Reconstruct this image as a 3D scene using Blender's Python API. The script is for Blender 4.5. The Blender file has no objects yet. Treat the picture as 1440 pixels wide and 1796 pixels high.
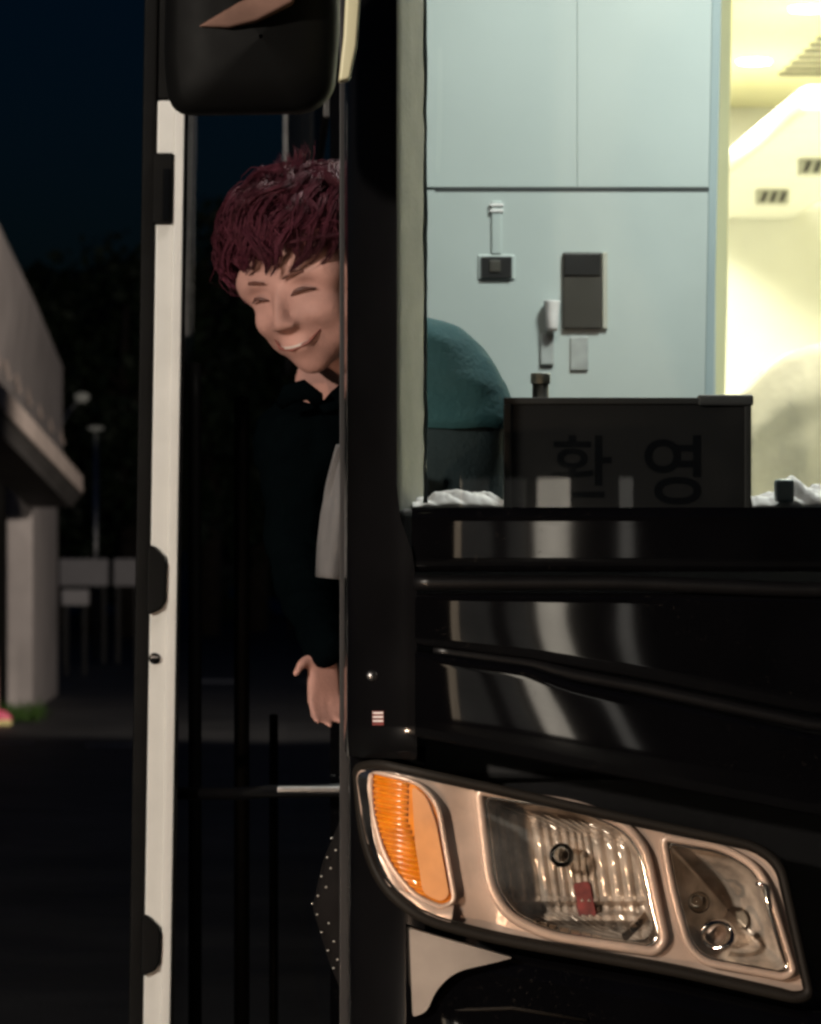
import bpy, bmesh, math, random
from mathutils import Vector, Matrix, noise as mnoise
random.seed(7)
R = math.radians
scn = bpy.context.scene
COL = scn.collection

# ------------------------------------------------------------------ camera
F, CX, CY, CAMZ = 8000.0, 460.0, 960.0, 1.12      # focal length, vanishing point (photo pixels), lens height
cam_d = bpy.data.cameras.new('camera')
cam = bpy.data.objects.new('camera', cam_d)
COL.objects.link(cam)
cam.location = (0, 0, CAMZ)
cam.rotation_euler = (R(90), 0, 0)
cam_d.sensor_fit = 'HORIZONTAL'
cam_d.sensor_width = 36
cam_d.lens = F / 1440 * 36
cam_d.shift_x = (720 - CX) / 1440
cam_d.shift_y = (CY - 898) / 1440
cam_d.clip_end = 2000
cam_d.dof.use_dof = True
cam_d.dof.focus_distance = 5.15
cam_d.dof.aperture_fstop = 20
scn.camera = cam
scn.render.resolution_x, scn.render.resolution_y = 821, 1024

# ------------------------------------------------------------------ sky, moon, exposure
w = bpy.data.worlds.new('World'); scn.world = w; w.use_nodes = True
nt = w.node_tree
sky = nt.nodes.new('ShaderNodeTexSky'); sky.sky_type = 'NISHITA'; sky.sun_disc = False
sky.sun_elevation = R(2.0); sky.sun_rotation = R(90); sky.air_density = 1.0; sky.ozone_density = 6.0
nt.links.new(sky.outputs[0], nt.nodes['Background'].inputs[0])
nt.nodes['Background'].inputs[1].default_value = 0.011
sd = bpy.data.lights.new('moon', 'SUN'); sd.energy = 0.015; sd.angle = R(0.5); sd.color = (1, .95, .88)
so = bpy.data.objects.new('moon', sd); COL.objects.link(so); so.rotation_euler = (R(88), 0, R(90))
vs = scn.view_settings
vs.view_transform = 'Standard'; vs.look = 'None'; vs.exposure = 0; vs.gamma = 1; vs.use_curve_mapping = False
scn.render.engine = 'CYCLES'
cy = scn.cycles
cy.use_denoising = True
cy.filter_width = 2.8
cy.max_bounces = 7; cy.diffuse_bounces = 3; cy.transparent_max_bounces = 12; cy.glossy_bounces = 4
cy.sample_clamp_indirect = 4.0
cy.caustics_reflective = False; cy.caustics_refractive = False

# ------------------------------------------------------------------ helpers
def at(px, py, Y):
    return Vector(((px - CX) * Y / F, Y, CAMZ + (CY - py) * Y / F))

BX0, BXC, BX1 = 0.094, 1.34, 2.586        # bus right side, centre line, left side
CR = 0.085                                # corner radius in plan
def fy(X):                                # plan curve of the bus front
    x = X if X <= BXC else 2 * BXC - X
    x = max(x, BX0)
    y = 4.95 + .05 * ((BXC - x) / (BXC - BX0)) ** 2
    xc = BX0 + CR
    if x < xc:
        y += CR - math.sqrt(max(CR * CR - (xc - x) ** 2, 0))
    return y
def fs(px, py, off=0.0):                  # point of the bus front seen at a photo position
    Y = 5.0
    for _ in range(6):
        Y = fy((px - CX) * Y / F) + off
    return at(px, py, Y)

def node_mat(name):
    m = bpy.data.materials.new(name); m.use_nodes = True
    return m, m.node_tree, m.node_tree.nodes['Principled BSDF']
def mat(name, col, rough=.5, metal=0, spec=.5, coat=0, var=.12, scale=8, bump=0, bscale=60, emit=None, es=0, alpha=None, aniso=None, trans=0, sub=0):
    m, t, b = node_mat(name)
    b.inputs['Roughness'].default_value = rough
    b.inputs['Metallic'].default_value = metal
    b.inputs['Specular IOR Level'].default_value = spec
    b.inputs['Coat Weight'].default_value = coat
    b.inputs['Coat Roughness'].default_value = .03
    b.inputs['Transmission Weight'].default_value = trans
    if sub:
        b.inputs['Subsurface Weight'].default_value = sub
        b.inputs['Subsurface Radius'].default_value = (.02, .008, .005)
        b.inputs['Subsurface Scale'].default_value = .3
    tc = t.nodes.new('ShaderNodeTexCoord')
    n = t.nodes.new('ShaderNodeTexNoise'); n.inputs['Scale'].default_value = scale; n.inputs['Detail'].default_value = 6
    t.links.new(tc.outputs['Object'], n.inputs['Vector'])
    r = t.nodes.new('ShaderNodeValToRGB')
    r.color_ramp.elements[0].position = .3; r.color_ramp.elements[1].position = .72
    r.color_ramp.elements[0].color = tuple(max(0, c * (1 - var)) for c in col) + (1,)
    r.color_ramp.elements[1].color = tuple(min(1, c * (1 + var)) for c in col) + (1,)
    t.links.new(n.outputs['Fac'], r.inputs['Fac'])
    t.links.new(r.outputs['Color'], b.inputs['Base Color'])
    mr = t.nodes.new('ShaderNodeMapRange')
    mr.inputs['To Min'].default_value = max(0, rough * .8); mr.inputs['To Max'].default_value = min(1, rough * 1.25)
    n2 = t.nodes.new('ShaderNodeTexNoise'); n2.inputs['Scale'].default_value = scale * 3; n2.inputs['Detail'].default_value = 8
    t.links.new(tc.outputs['Object'], n2.inputs['Vector'])
    t.links.new(n2.outputs['Fac'], mr.inputs['Value']); t.links.new(mr.outputs[0], b.inputs['Roughness'])
    if bump:
        n3 = t.nodes.new('ShaderNodeTexNoise'); n3.inputs['Scale'].default_value = bscale; n3.inputs['Detail'].default_value = 8
        t.links.new(tc.outputs['Object'], n3.inputs['Vector'])
        bp = t.nodes.new('ShaderNodeBump'); bp.inputs['Strength'].default_value = bump; bp.inputs['Distance'].default_value = .01
        t.links.new(n3.outputs['Fac'], bp.inputs['Height']); t.links.new(bp.outputs[0], b.inputs['Normal'])
    if emit:
        b.inputs['Emission Color'].default_value = tuple(emit) + (1,); b.inputs['Emission Strength'].default_value = es
    return m
def glass_mat(name, tint=(1, 1, 1), ior=1.5, rough=.0, dirt=0):
    m = bpy.data.materials.new(name); m.use_nodes = True
    t = m.node_tree; t.nodes.clear()
    o = t.nodes.new('ShaderNodeOutputMaterial'); mx = t.nodes.new('ShaderNodeMixShader')
    tr = t.nodes.new('ShaderNodeBsdfTransparent'); tr.inputs[0].default_value = tuple(tint) + (1,)
    gl = t.nodes.new('ShaderNodeBsdfGlossy'); gl.inputs['Roughness'].default_value = rough
    fr = t.nodes.new('ShaderNodeFresnel'); fr.inputs[0].default_value = ior
    t.links.new(fr.outputs[0], mx.inputs[0]); t.links.new(tr.outputs[0], mx.inputs[1]); t.links.new(gl.outputs[0], mx.inputs[2])
    last = mx
    if dirt:
        df = t.nodes.new('ShaderNodeBsdfDiffuse'); df.inputs[0].default_value = (.6, .6, .58, 1)
        n = t.nodes.new('ShaderNodeTexNoise'); n.inputs['Scale'].default_value = 9; n.inputs['Detail'].default_value = 9
        tc = t.nodes.new('ShaderNodeTexCoord'); t.links.new(tc.outputs['Object'], n.inputs['Vector'])
        mr = t.nodes.new('ShaderNodeMapRange'); mr.inputs['From Min'].default_value = .5; mr.inputs['From Max'].default_value = .8
        mr.inputs['To Max'].default_value = dirt
        t.links.new(n.outputs['Fac'], mr.inputs['Value'])
        m2 = t.nodes.new('ShaderNodeMixShader')
        t.links.new(mr.outputs[0], m2.inputs[0]); t.links.new(mx.outputs[0], m2.inputs[1]); t.links.new(df.outputs[0], m2.inputs[2])
        last = m2
    t.links.new(last.outputs[0], o.inputs[0])
    return m

def tag(o, label=None, cat=None, group=None, kind=None):
    if label: o['label'] = label
    if cat: o['category'] = cat
    if group: o['group'] = group
    if kind: o['kind'] = kind
    return o
def empty(name, loc):
    o = bpy.data.objects.new(name, None); COL.objects.link(o); o.location = loc; o.empty_display_size = .1
    return o
def link(name, me, m, parent=None, smooth=True, label=None):
    o = bpy.data.objects.new(name, me); COL.objects.link(o)
    if m: me.materials.append(m)
    if smooth:
        for p in me.polygons: p.use_smooth = True
    if parent:
        o.parent = parent
        if parent.type == 'EMPTY':
            o.matrix_parent_inverse = Matrix.Translation(parent.location).inverted()
    if label: o['label'] = label
    return o
def obj(name, bm, m, parent=None, smooth=False, label=None):
    bmesh.ops.recalc_face_normals(bm, faces=bm.faces)
    me = bpy.data.meshes.new(name); bm.to_mesh(me); bm.free()
    return link(name, me, m, parent, smooth, label)
def bev(o, wdt, seg=2, ang=35):
    md = o.modifiers.new('bevel', 'BEVEL'); md.width = wdt; md.segments = seg; md.limit_method = 'ANGLE'; md.angle_limit = R(ang)
    for p in o.data.polygons: p.use_smooth = True
    w_ = o.modifiers.new('wn', 'WEIGHTED_NORMAL'); w_.keep_sharp = True
    return o
def box(bm, x0, x1, y0, y1, z0, z1):
    v = [bm.verts.new((x, y, z)) for z in (z0, z1) for y in (y0, y1) for x in (x0, x1)]
    for f in ((0, 1, 3, 2), (4, 6, 7, 5), (0, 4, 5, 1), (2, 3, 7, 6), (0, 2, 6, 4), (1, 5, 7, 3)):
        bm.faces.new([v[i] for i in f])
def boxo(name, m, parent, x0, x1, y0, y1, z0, z1, bw=0, label=None):
    bm = bmesh.new(); box(bm, x0, x1, y0, y1, z0, z1)
    o = obj(name, bm, m, parent, label=label)
    if bw: bev(o, bw)
    return o
def pbox(name, m, parent, px0, px1, py0, py1, Y, depth, bw=0, label=None):   # box whose front face spans photo positions at distance Y
    a, b = at(px0, py1, Y), at(px1, py0, Y)
    return boxo(name, m, parent, a.x, b.x, Y, Y + depth, a.z, b.z, bw, label)
def prism(name, m, parent, pts, depth, bw=0, smooth=False, label=None):      # 3-D outline pushed back by depth
    bm = bmesh.new()
    dv = Vector((0, depth, 0)) if not isinstance(depth, Vector) else depth
    a = [bm.verts.new(p) for p in pts]; b = [bm.verts.new(Vector(p) + dv) for p in pts]
    bm.faces.new(a); bm.faces.new(b[::-1])
    n = len(pts)
    for i in range(n):
        bm.faces.new([a[i], b[i], b[(i + 1) % n], a[(i + 1) % n]])
    o = obj(name, bm, m, parent, smooth, label)
    if bw: bev(o, bw)
    return o
def rpoly(pts, r, seg=6):                  # round the corners of a 2-D polygon
    out = []; n = len(pts)
    for i in range(n):
        p0, p1, p2 = Vector(pts[i - 1]), Vector(pts[i]), Vector(pts[(i + 1) % n])
        rr = r[i] if isinstance(r, (list, tuple)) else r
        d0, d1 = (p0 - p1), (p2 - p1)
        k = min(rr, d0.length * .48, d1.length * .48)
        a, b = p1 + d0.normalized() * k, p1 + d1.normalized() * k
        for s in range(seg + 1):
            u = s / seg
            out.append(a * (1 - u) ** 2 + p1 * 2 * u * (1 - u) + b * u * u)
    return out
def frames(path):
    T = []
    n = len(path)
    for i in range(n):
        T.append((path[min(i + 1, n - 1)] - path[max(i - 1, 0)]).normalized())
    return T
def add_tube(bm, path, rad, seg=8, closed=False, flat=1.0, axis=None):
    path = [Vector(p) for p in path]; n = len(path)
    rad = rad if isinstance(rad, (list, tuple)) else [rad] * n
    rings = []
    up = None
    for i in range(n):
        if closed: t = (path[(i + 1) % n] - path[i - 1]).normalized()
        else: t = (path[min(i + 1, n - 1)] - path[max(i - 1, 0)]).normalized()
        ref = Vector(axis) if axis else (Vector((0, 1, 0)) if abs(t.y) < .9 else Vector((1, 0, 0)))
        u = (ref - t * ref.dot(t)).normalized() if up is None or axis or closed else (up - t * up.dot(t)).normalized()
        up = u
        v = t.cross(u)
        rings.append([bm.verts.new(path[i] + (u * math.cos(a) * flat + v * math.sin(a)) * rad[i]) for a in [2 * math.pi * k / seg for k in range(seg)]])
    m_ = n if closed else n - 1
    for i in range(m_):
        A, B = rings[i], rings[(i + 1) % n]
        for k in range(seg):
            bm.faces.new([A[k], A[(k + 1) % seg], B[(k + 1) % seg], B[k]])
    if not closed:
        bm.faces.new(rings[0][::-1]); bm.faces.new(rings[-1])
def tube(name, m, parent, path, rad, seg=8, closed=False, label=None):
    bm = bmesh.new(); add_tube(bm, path, rad, seg, closed)
    return obj(name, bm, m, parent, True, label)
def add_ell(bm, c, r, rot=None, sub=3):
    g = bmesh.ops.create_icosphere(bm, subdivisions=sub, radius=1)
    M = Matrix.Translation(c) @ (rot.to_4x4() if rot else Matrix()) @ Matrix.Diagonal((r[0], r[1], r[2], 1))
    bmesh.ops.transform(bm, matrix=M, verts=g['verts'])
def lathe(name, m, parent, c, prof, seg=24, axis='Z', label=None):           # prof: (radius, height) pairs
    bm = bmesh.new(); rings = []
    for r_, h in prof:
        ring = []
        for k in range(seg):
            a = 2 * math.pi * k / seg
            p = (r_ * math.cos(a), r_ * math.sin(a), h) if axis == 'Z' else (r_ * math.cos(a), h, r_ * math.sin(a))
            ring.append(bm.verts.new(Vector(c) + Vector(p)))
        rings.append(ring)
    for A, B in zip(rings, rings[1:]):
        for k in range(seg): bm.faces.new([A[k], A[(k + 1) % seg], B[(k + 1) % seg], B[k]])
    bm.faces.new(rings[0]); bm.faces.new(rings[-1])
    return obj(name, bm, m, parent, True, label)
def loft(name, m, parent, rows, smooth=True, thick=0, label=None, close=False):             # rows of equally long point lists
    bm = bmesh.new()
    V = [[bm.verts.new(p) for p in r_] for r_ in rows]
    for A, B in zip(V, V[1:]):
        k_ = len(A)
        for k in range(k_ if close else k_ - 1): bm.faces.new([A[k], A[(k + 1) % k_], B[(k + 1) % k_], B[k]])
    me = bpy.data.meshes.new(name); bm.to_mesh(me); bm.free()
    o = link(name, me, m, parent, smooth, label)
    if thick:
        s = o.modifiers.new('solid', 'SOLIDIFY'); s.thickness = thick; s.offset = 0
    return o
def lerpx(line, x):                       # y of a polyline at x
    for (x0, y0), (x1, y1) in zip(line, line[1:]):
        if x <= x1: return y0 + (y1 - y0) * (x - x0) / (x1 - x0)
    return line[-1][1]
def front_panel(name, m, parent, top, bot, px0, px1, off=0, bulge=0, ncol=40, nrow=8, thick=.012, lean=0, label=None):
    rows = []
    for j in range(nrow + 1):
        v = j / nrow; row = []
        for i in range(ncol + 1):
            px = px0 + (px1 - px0) * i / ncol
            py = lerpx(top, px) * (1 - v) + lerpx(bot, px) * v
            # roll the edges back a little so that reflections break there
            e = max(0, abs(v - .5) - .42) / .08
            row.append(fs(px, py, off - bulge * (1 - (2 * v - 1) ** 2) + .0012 * e * e + lean * (v - .5)))
        rows.append(row)
    # extend back edge for a real rim
    r0 = [p + Vector((0, thick, 0)) for p in rows[0]]; r1 = [p + Vector((0, thick, 0)) for p in rows[-1]]
    return loft(name, m, parent, [r0] + rows + [r1], True, 0, label)

# ------------------------------------------------------------------ materials
M = {}
M['asphalt'] = mat('asphalt', (.045, .045, .043), .55, spec=.5, var=.5, scale=1.2, bump=.5, bscale=40)
def gloss(name):
    m = mat(name, (.002, .002, .0025), .03, spec=.5, coat=.0, var=.3)
    t = m.node_tree; b = t.nodes['Principled BSDF']
    tc = t.nodes.new('ShaderNodeTexCoord')
    n = t.nodes.new('ShaderNodeTexNoise'); n.inputs['Scale'].default_value = 4; n.inputs['Detail'].default_value = 2
    t.links.new(tc.outputs['Object'], n.inputs['Vector'])
    bp = t.nodes.new('ShaderNodeBump'); bp.inputs['Strength'].default_value = .035; bp.inputs['Distance'].default_value = .008
    t.links.new(n.outputs['Fac'], bp.inputs['Height']); t.links.new(bp.outputs[0], b.inputs['Normal'])
    # dust film and specks
    d = t.nodes.new('ShaderNodeTexNoise'); d.inputs['Scale'].default_value = 220; d.inputs['Detail'].default_value = 4
    e = t.nodes.new('ShaderNodeTexNoise'); e.inputs['Scale'].default_value = 5; e.inputs['Detail'].default_value = 8
    for q in (d, e): t.links.new(tc.outputs['Object'], q.inputs['Vector'])
    r1 = t.nodes.new('ShaderNodeMapRange'); r1.inputs['From Min'].default_value = .62; r1.inputs['From Max'].default_value = .8
    r2 = t.nodes.new('ShaderNodeMapRange'); r2.inputs['From Min'].default_value = .42; r2.inputs['From Max'].default_value = .75; r2.inputs['To Max'].default_value = .5
    t.links.new(d.outputs['Fac'], r1.inputs['Value']); t.links.new(e.outputs['Fac'], r2.inputs['Value'])
    mu = t.nodes.new('ShaderNodeMath'); mu.operation = 'MULTIPLY'
    t.links.new(r1.outputs[0], mu.inputs[0]); t.links.new(r2.outputs[0], mu.inputs[1])
    o = t.nodes['Material Output']; df = t.nodes.new('ShaderNodeBsdfDiffuse'); df.inputs[0].default_value = (.05, .045, .04, 1)
    mx = t.nodes.new('ShaderNodeMixShader')
    t.links.new(mu.outputs[0], mx.inputs[0]); t.links.new(b.outputs[0], mx.inputs[1]); t.links.new(df.outputs[0], mx.inputs[2]); t.links.new(mx.outputs[0], o.inputs[0])
    return m
M['gloss_black'] = gloss('gloss_black_paint')
M['satin_black'] = mat('satin_black_plastic', (.004, .004, .0045), .34, spec=.3, var=.3, bump=.05, bscale=200)
M['pillar_black'] = mat('black_corner_paint', (.004, .004, .0045), .10, spec=.35, var=.3)
M['rubber'] = mat('rubber', (.003, .003, .003), .6, spec=.12, var=.3)
M['white_paint'] = mat('white_door_paint', (.72, .72, .69), .35, var=.06, scale=14, bump=.04, bscale=90)
M['cream'] = mat('cream_plastic', (.72, .68, .45), .45, var=.06)
M['metal'] = mat('worn_metal', (.45, .45, .45), .35, metal=1, var=.2, scale=30)
M['chrome'] = mat('chrome', (.86, .80, .74), .08, metal=1, var=.06, scale=25)
M['bezel'] = mat('satin_silver_bezel', (.70, .53, .44), .32, metal=.3, var=.30, scale=11, bump=.05, bscale=40)
M['reflector'] = mat('lamp_reflector', (.58, .50, .43), .2, metal=.4, var=.45, scale=35, bump=.12, bscale=45)
M['headrim'] = mat('dark_lamp_rim', (.012, .010, .008), .6, spec=.2, var=.25)
M['amber'] = mat('amber_lens', (.92, .27, .012), .16, spec=.6, coat=.5, var=.25, scale=40)
M['amber_sheen'] = mat('amber_lens_sheen', (.85, .40, .17), .16, spec=.6, coat=.5, var=.10, scale=30)  # peach tone paints the sheen on the inner half of the lens
M['red'] = mat('red_plastic', (.17, .030, .028), .6, var=.6, scale=60)
M['glass'] = glass_mat('windscreen_glass', (.95, .97, .96), 1.5, 0, .010)
M['lampglass'] = glass_mat('lamp_cover', (.97, .96, .94), 1.22, .02, .12)
M['bulb'] = glass_mat('bulb_glass', (.9, .88, .84), 1.5)
M['smudge'] = mat('dull_smudge', (.34, .36, .35), .4, var=.2, scale=40)  # tone of the smudges modelled below the glass reflection
M['cab'] = mat('cabinet_laminate', (.43, .49, .475), .42, var=.05, scale=3, bump=.02, bscale=60)
M['cab_lower'] = mat('cabinet_laminate_lower', (.42, .475, .46), .38, var=.07, scale=4, bump=.03, bscale=50)
M['cab_edge'] = mat('cabinet_edge', (.30, .37, .38), .4, var=.05)
M['dark_groove'] = mat('groove', (.03, .035, .035), .6)
M['black_plastic'] = mat('black_plastic', (.012, .012, .012), .4, var=.2)
M['brown_plastic'] = mat('brown_grey_plastic', (.05, .047, .04), .4, var=.2)
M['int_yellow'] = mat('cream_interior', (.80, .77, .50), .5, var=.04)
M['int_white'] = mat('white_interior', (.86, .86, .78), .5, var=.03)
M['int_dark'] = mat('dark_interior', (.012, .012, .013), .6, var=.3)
M['trim'] = mat('pillar_trim', (.40, .40, .34), .6, var=.15, scale=10, bump=.1, bscale=120)
M['cloth_cream'] = mat('cream_cloth', (.42, .40, .34), .8, var=.12, scale=6, bump=.2, bscale=30)
M['paper'] = mat('white_cloth', (.75, .73, .72), .7, var=.1, bump=.1)
M['sign'] = mat('sign_board', (.009, .009, .0095), .6, spec=.08, var=.2, scale=5)
M['sign_frame'] = mat('sign_frame', (.020, .020, .020), .5, spec=.15, var=.2)
M['ink'] = mat('sign_ink', (.0025, .003, .004), .6, spec=.03)
M['console'] = mat('grey_console', (.055, .06, .062), .55, var=.2)
M['skin'] = mat('skin', (.43, .24, .205), .58, spec=.25, var=.18, scale=26, bump=.12, bscale=320)
M['brow'] = mat('soft_brow', (.13, .060, .048), .7, spec=.1)
M['lips'] = mat('lips', (.24, .085, .07), .45, var=.1)
M['eye'] = mat('dark_lash', (.10, .046, .038), .5)
M['hair'] = mat('dark_red_hair', (.062, .016, .026), .5, spec=.28, var=.6, scale=25)
M['hair'].node_tree.nodes['Principled BSDF'].inputs['Specular Tint'].default_value = (1, .50, .52, 1)
M['jacket'] = mat('teal_jacket_shaded', (.0012, .0024, .003), 1, spec=.0, var=.2, scale=12, bump=.2, bscale=90)  # same cloth as the teal shoulder, shade outside put into the colour
M['teal'] = mat('teal_jacket_lit', (.022, .066, .074), .85, spec=.15, var=.18, scale=9, bump=.25, bscale=160)  # same jacket, cabin light put into a brighter colour
M['greywear'] = mat('dark_grey_knit', (.020, .032, .036), .9, spec=.1, var=.2, scale=9, bump=.25, bscale=160)
M['shirt'] = mat('pale_shirt', (.12, .12, .125), .8, var=.1, scale=14, bump=.2, bscale=60)
M['trousers'] = mat('black_trousers', (.005, .005, .006), .9, spec=.1, var=.3)
M['dotcloth'] = mat('black_cloth', (.009, .008, .008), .9, spec=.1, var=.3, scale=20)
M['dot'] = mat('pale_stud', (.75, .72, .66), .3, metal=.6)
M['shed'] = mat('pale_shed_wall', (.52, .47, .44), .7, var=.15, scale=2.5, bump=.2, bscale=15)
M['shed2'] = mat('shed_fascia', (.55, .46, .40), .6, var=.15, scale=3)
M['panel'] = mat('pale_board', (.60, .58, .58), .5, var=.1, scale=2)
M['leaf'] = mat('dark_leaf', (.025, .045, .018), .6, var=.4, scale=.8)
M['bark'] = mat('bark', (.05, .04, .03), .9, var=.3, bump=.5, bscale=10)
M['grass'] = mat('grass_blade', (.06, .13, .02), .6, var=.4, scale=3)
M['darkmetal'] = mat('dark_grey_metal', (.018, .018, .020), .4, var=.2)
M['line'] = mat('road_paint', (.55, .55, .52), .6, var=.3, scale=6)
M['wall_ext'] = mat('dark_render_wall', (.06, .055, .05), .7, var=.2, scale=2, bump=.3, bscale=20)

# ------------------------------------------------------------------ ground
def sheet(name, m, x0, x1, y0, y1, z, kind='structure'):
    bm = bmesh.new()
    bm.faces.new([bm.verts.new(p) for p in ((x0, y0, z), (x1, y0, z), (x1, y1, z), (x0, y1, z))])
    return tag(obj(name, bm, m), kind=kind)
sheet('ground', M['asphalt'], -400, 400, -200, 800, 0)
def stripe(name, px0, px1, py, wpx):
    Y0 = CAMZ * F / (py + wpx / 2 - CY); Y1 = CAMZ * F / (py - wpx / 2 - CY)
    bm = bmesh.new()
    bm.faces.new([bm.verts.new((*at(a, 0, Y).xy, .004)) for a, Y in ((px0, Y0), (px1, Y0), (px1, Y1), (px0, Y1))])
    return tag(obj(name, bm, M['line']), kind='structure')
stripe('painted_line', -60, 60, 1304, 2.5)
stripe('painted_line', 150, 250, 1309, 3)
stripe('painted_line', 280, 420, 1196, 5)

# ------------------------------------------------------------------ the bus
bus = empty('bus', (BXC, 5.0, 0))
tag(bus, 'dark coach with amber and clear headlight, lit interior and open side door', 'bus')

# corner panel: the rounded right front corner, from the bumper to the roof
def corner_rows(z0, z1, n, xs, off=0):
    return [[Vector((x, fy(x) + off, z0 + (z1 - z0) * j / n)) for x in xs] for j in range(n + 1)]
rows = []
for j in range(61):
    z = .888 + (3.15 - .888) * j / 60
    last_ = 83.5 - 15.5 * min(1, max(0, (z - 1.10) / .065))
    xs = [BX0 + CR * (1 - math.cos(R(last_) * i / 14)) for i in range(15)]
    rows.append([Vector((BX0, 5.30, z))] + [Vector((x, fy(x), z)) for x in xs])
rows.insert(0, [p + Vector((0, .05, 0)) for p in rows[0]])
loft('corner_panel', M['pillar_black'], bus, rows, True)
xs = [BX0 + CR * (1 - math.cos(R(88) * i / 14)) for i in range(15)]
rows = [[Vector((BX0 + .004, 5.30, z))] + [Vector((x + .004, fy(x) + .05, z)) for x in xs] for z in (.30, .50, .70, .90)]
loft('lower_corner', M['pillar_black'], bus, rows, True)
# backing body behind the gloss panels
front_panel('front_body', M['satin_black'], bus, [(600, 1000), (5000, 1000)], [(600, 2300), (5000, 2300)], 700, 4400, off=.125, ncol=60, nrow=4)
# black band (frit) at the glass foot, cowl lip, gloss panels
front_panel('windscreen_black_band', M['gloss_black'], bus, [(600, 890), (5000, 890)], [(600, 1003), (5000, 1003)], 722, 4390, off=.004, ncol=80, nrow=6)
lip = [fs(px, 1022 + (12 if px > 1100 else 0) * min(1, (px - 1100) / 300 if px > 1100 else 0) - 10 * max(0, (730 - px) / 60), -.004) for px in range(726, 4390, 30)]
bm = bmesh.new(); add_tube(bm, lip, .0085, 10, axis=(0, 1, 0))
obj('cowl_lip', bm, M['satin_black'], bus, True)
LB = [(600, 1268), (690, 1285), (1130, 1372), (1440, 1432), (5000, 1432)]
G0 = [(600, 1118), (720, 1130), (930, 1156), (1130, 1192), (1440, 1255), (5000, 1255)]
G1 = [(600, 1126), (720, 1140), (930, 1170), (1000, 1196), (1130, 1222), (1440, 1292), (5000, 1292)]
front_panel('upper_gloss_panel', M['gloss_black'], bus, [(600, 1040), (5000, 1040)], G0, 728, 4390, off=.0, bulge=.0003, ncol=90, nrow=12)
front_panel('lower_gloss_panel', M['gloss_black'], bus, G1, LB, 728, 4390, off=-.002, bulge=.0006, ncol=90, nrow=14)
# wiper lying in the groove between them
bm = bmesh.new()
wp = [fs(px, (lerpx(G0, px) + lerpx(G1, px)) / 2, .010) for px in range(760, 2200, 30)]
add_tube(bm, wp, .008, 8)
obj('wiper_blade', bm, M['satin_black'], bus, True)

# windscreen
LEAN = .03
rows = []
for j in range(25):
    z = 1.150 + (3.0 - 1.150) * j / 24
    row = []
    for i in range(61):
        x = .140 + (2.54 - .140) * i / 60
        row.append(Vector((x, fy(x) + .006 + LEAN * (z - 1.15), z)))
    rows.append(row)
loft('windscreen', M['glass'], bus, rows, True)
# roof front and shell
boxo('roof', M['satin_black'], bus, BX0, BX1, 5.06, 17.0, 3.0, 3.2, .05)
boxo('left_side', M['satin_black'], bus, BX1 - .03, BX1, 5.12, 17.0, .35, 3.0)
boxo('rear_wall', M['satin_black'], bus, BX0, BX1, 16.97, 17.0, .35, 3.0)
side = boxo('right_side', M['gloss_black'], bus, BX0, BX0 + .03, 6.32, 17.0, .35, 3.0)
for k in range(6):
    boxo('side_window', M['black_plastic'], side, BX0 - .006, BX0 + .004, 6.7 + k * 1.7, 8.2 + k * 1.7, 1.75, 2.75, .004)
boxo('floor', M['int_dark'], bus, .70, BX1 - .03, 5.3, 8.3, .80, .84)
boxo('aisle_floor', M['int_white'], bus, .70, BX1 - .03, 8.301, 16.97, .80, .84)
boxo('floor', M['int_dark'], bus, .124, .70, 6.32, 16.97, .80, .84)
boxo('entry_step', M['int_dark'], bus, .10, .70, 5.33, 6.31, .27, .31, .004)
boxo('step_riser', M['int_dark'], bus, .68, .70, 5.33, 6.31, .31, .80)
boxo('door_jamb_trim', M['darkmetal'], bus, BX0 - .004, BX0 + .008, 5.302, 5.312, .30, 3.0, .001, 'thin grey strip up the edge of the doorway')
boxo('rear_corner_trim', M['metal'], bus, BX0 - .012, BX0 + .0, 16.9, 16.99, 1.9, 3.1)

# headlight -------------------------------------------------------------
HO = [(616, 1340), (660, 1330), (830, 1366), (1140, 1436), (1330, 1476), (1378, 1510), (1432, 1752), (1400, 1762), (1180, 1712), (860, 1655), (735, 1622), (660, 1560), (628, 1470)]
HR = [20, 20, 60, 60, 60, 40, 20, 20, 60, 60, 60, 60, 40]
HI = [(624, 1352), (664, 1346), (830, 1382), (1140, 1452), (1322, 1490), (1362, 1520), (1412, 1738), (1395, 1742), (1182, 1694), (868, 1638), (742, 1604), (672, 1548), (640, 1468)]
ho = rpoly(HO, HR, 5); hi = rpoly(HI, HR, 5)
def ring3(p2, off): return [fs(p.x, p.y, off) for p in p2]
def offs(p2, k):                          # outline moved towards its centre by the factor k
    c = Vector((sum(p.x for p in p2) / len(p2), sum(p.y for p in p2) / len(p2)))
    return [c + (p - c) * k for p in p2]
head = loft('headlight', M['headrim'], bus, [ring3(ho, .03), ring3(ho, .004), ring3(offs(ho, .99), -.003), ring3(offs(hi, 1.008), -.003), ring3(hi, .003), ring3(hi, .05)], True, 0, 'long slanting headlight with amber end and two clear lamps', True)
# lens outlines (photo positions)
A_ = [(650, 1352), (735, 1372), (768, 1410), (798, 1580), (776, 1592), (728, 1572), (676, 1510), (652, 1420)]
B_ = [(838, 1386), (1020, 1412), (1100, 1448), (1132, 1490), (1166, 1650), (1150, 1670), (960, 1642), (890, 1606), (858, 1555)]
C_ = [(1162, 1468), (1270, 1486), (1326, 1520), (1348, 1560), (1392, 1704), (1376, 1714), (1236, 1688), (1206, 1660), (1178, 1560)]
ra = rpoly(A_, [10, 30, 30, 14, 14, 30, 40, 30], 5)
rb = rpoly(B_, [16, 60, 30, 40, 16, 16, 60, 40, 40], 5)
rc = rpoly(C_, [16, 50, 24, 30, 12, 12, 40, 30, 40], 5)
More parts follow.
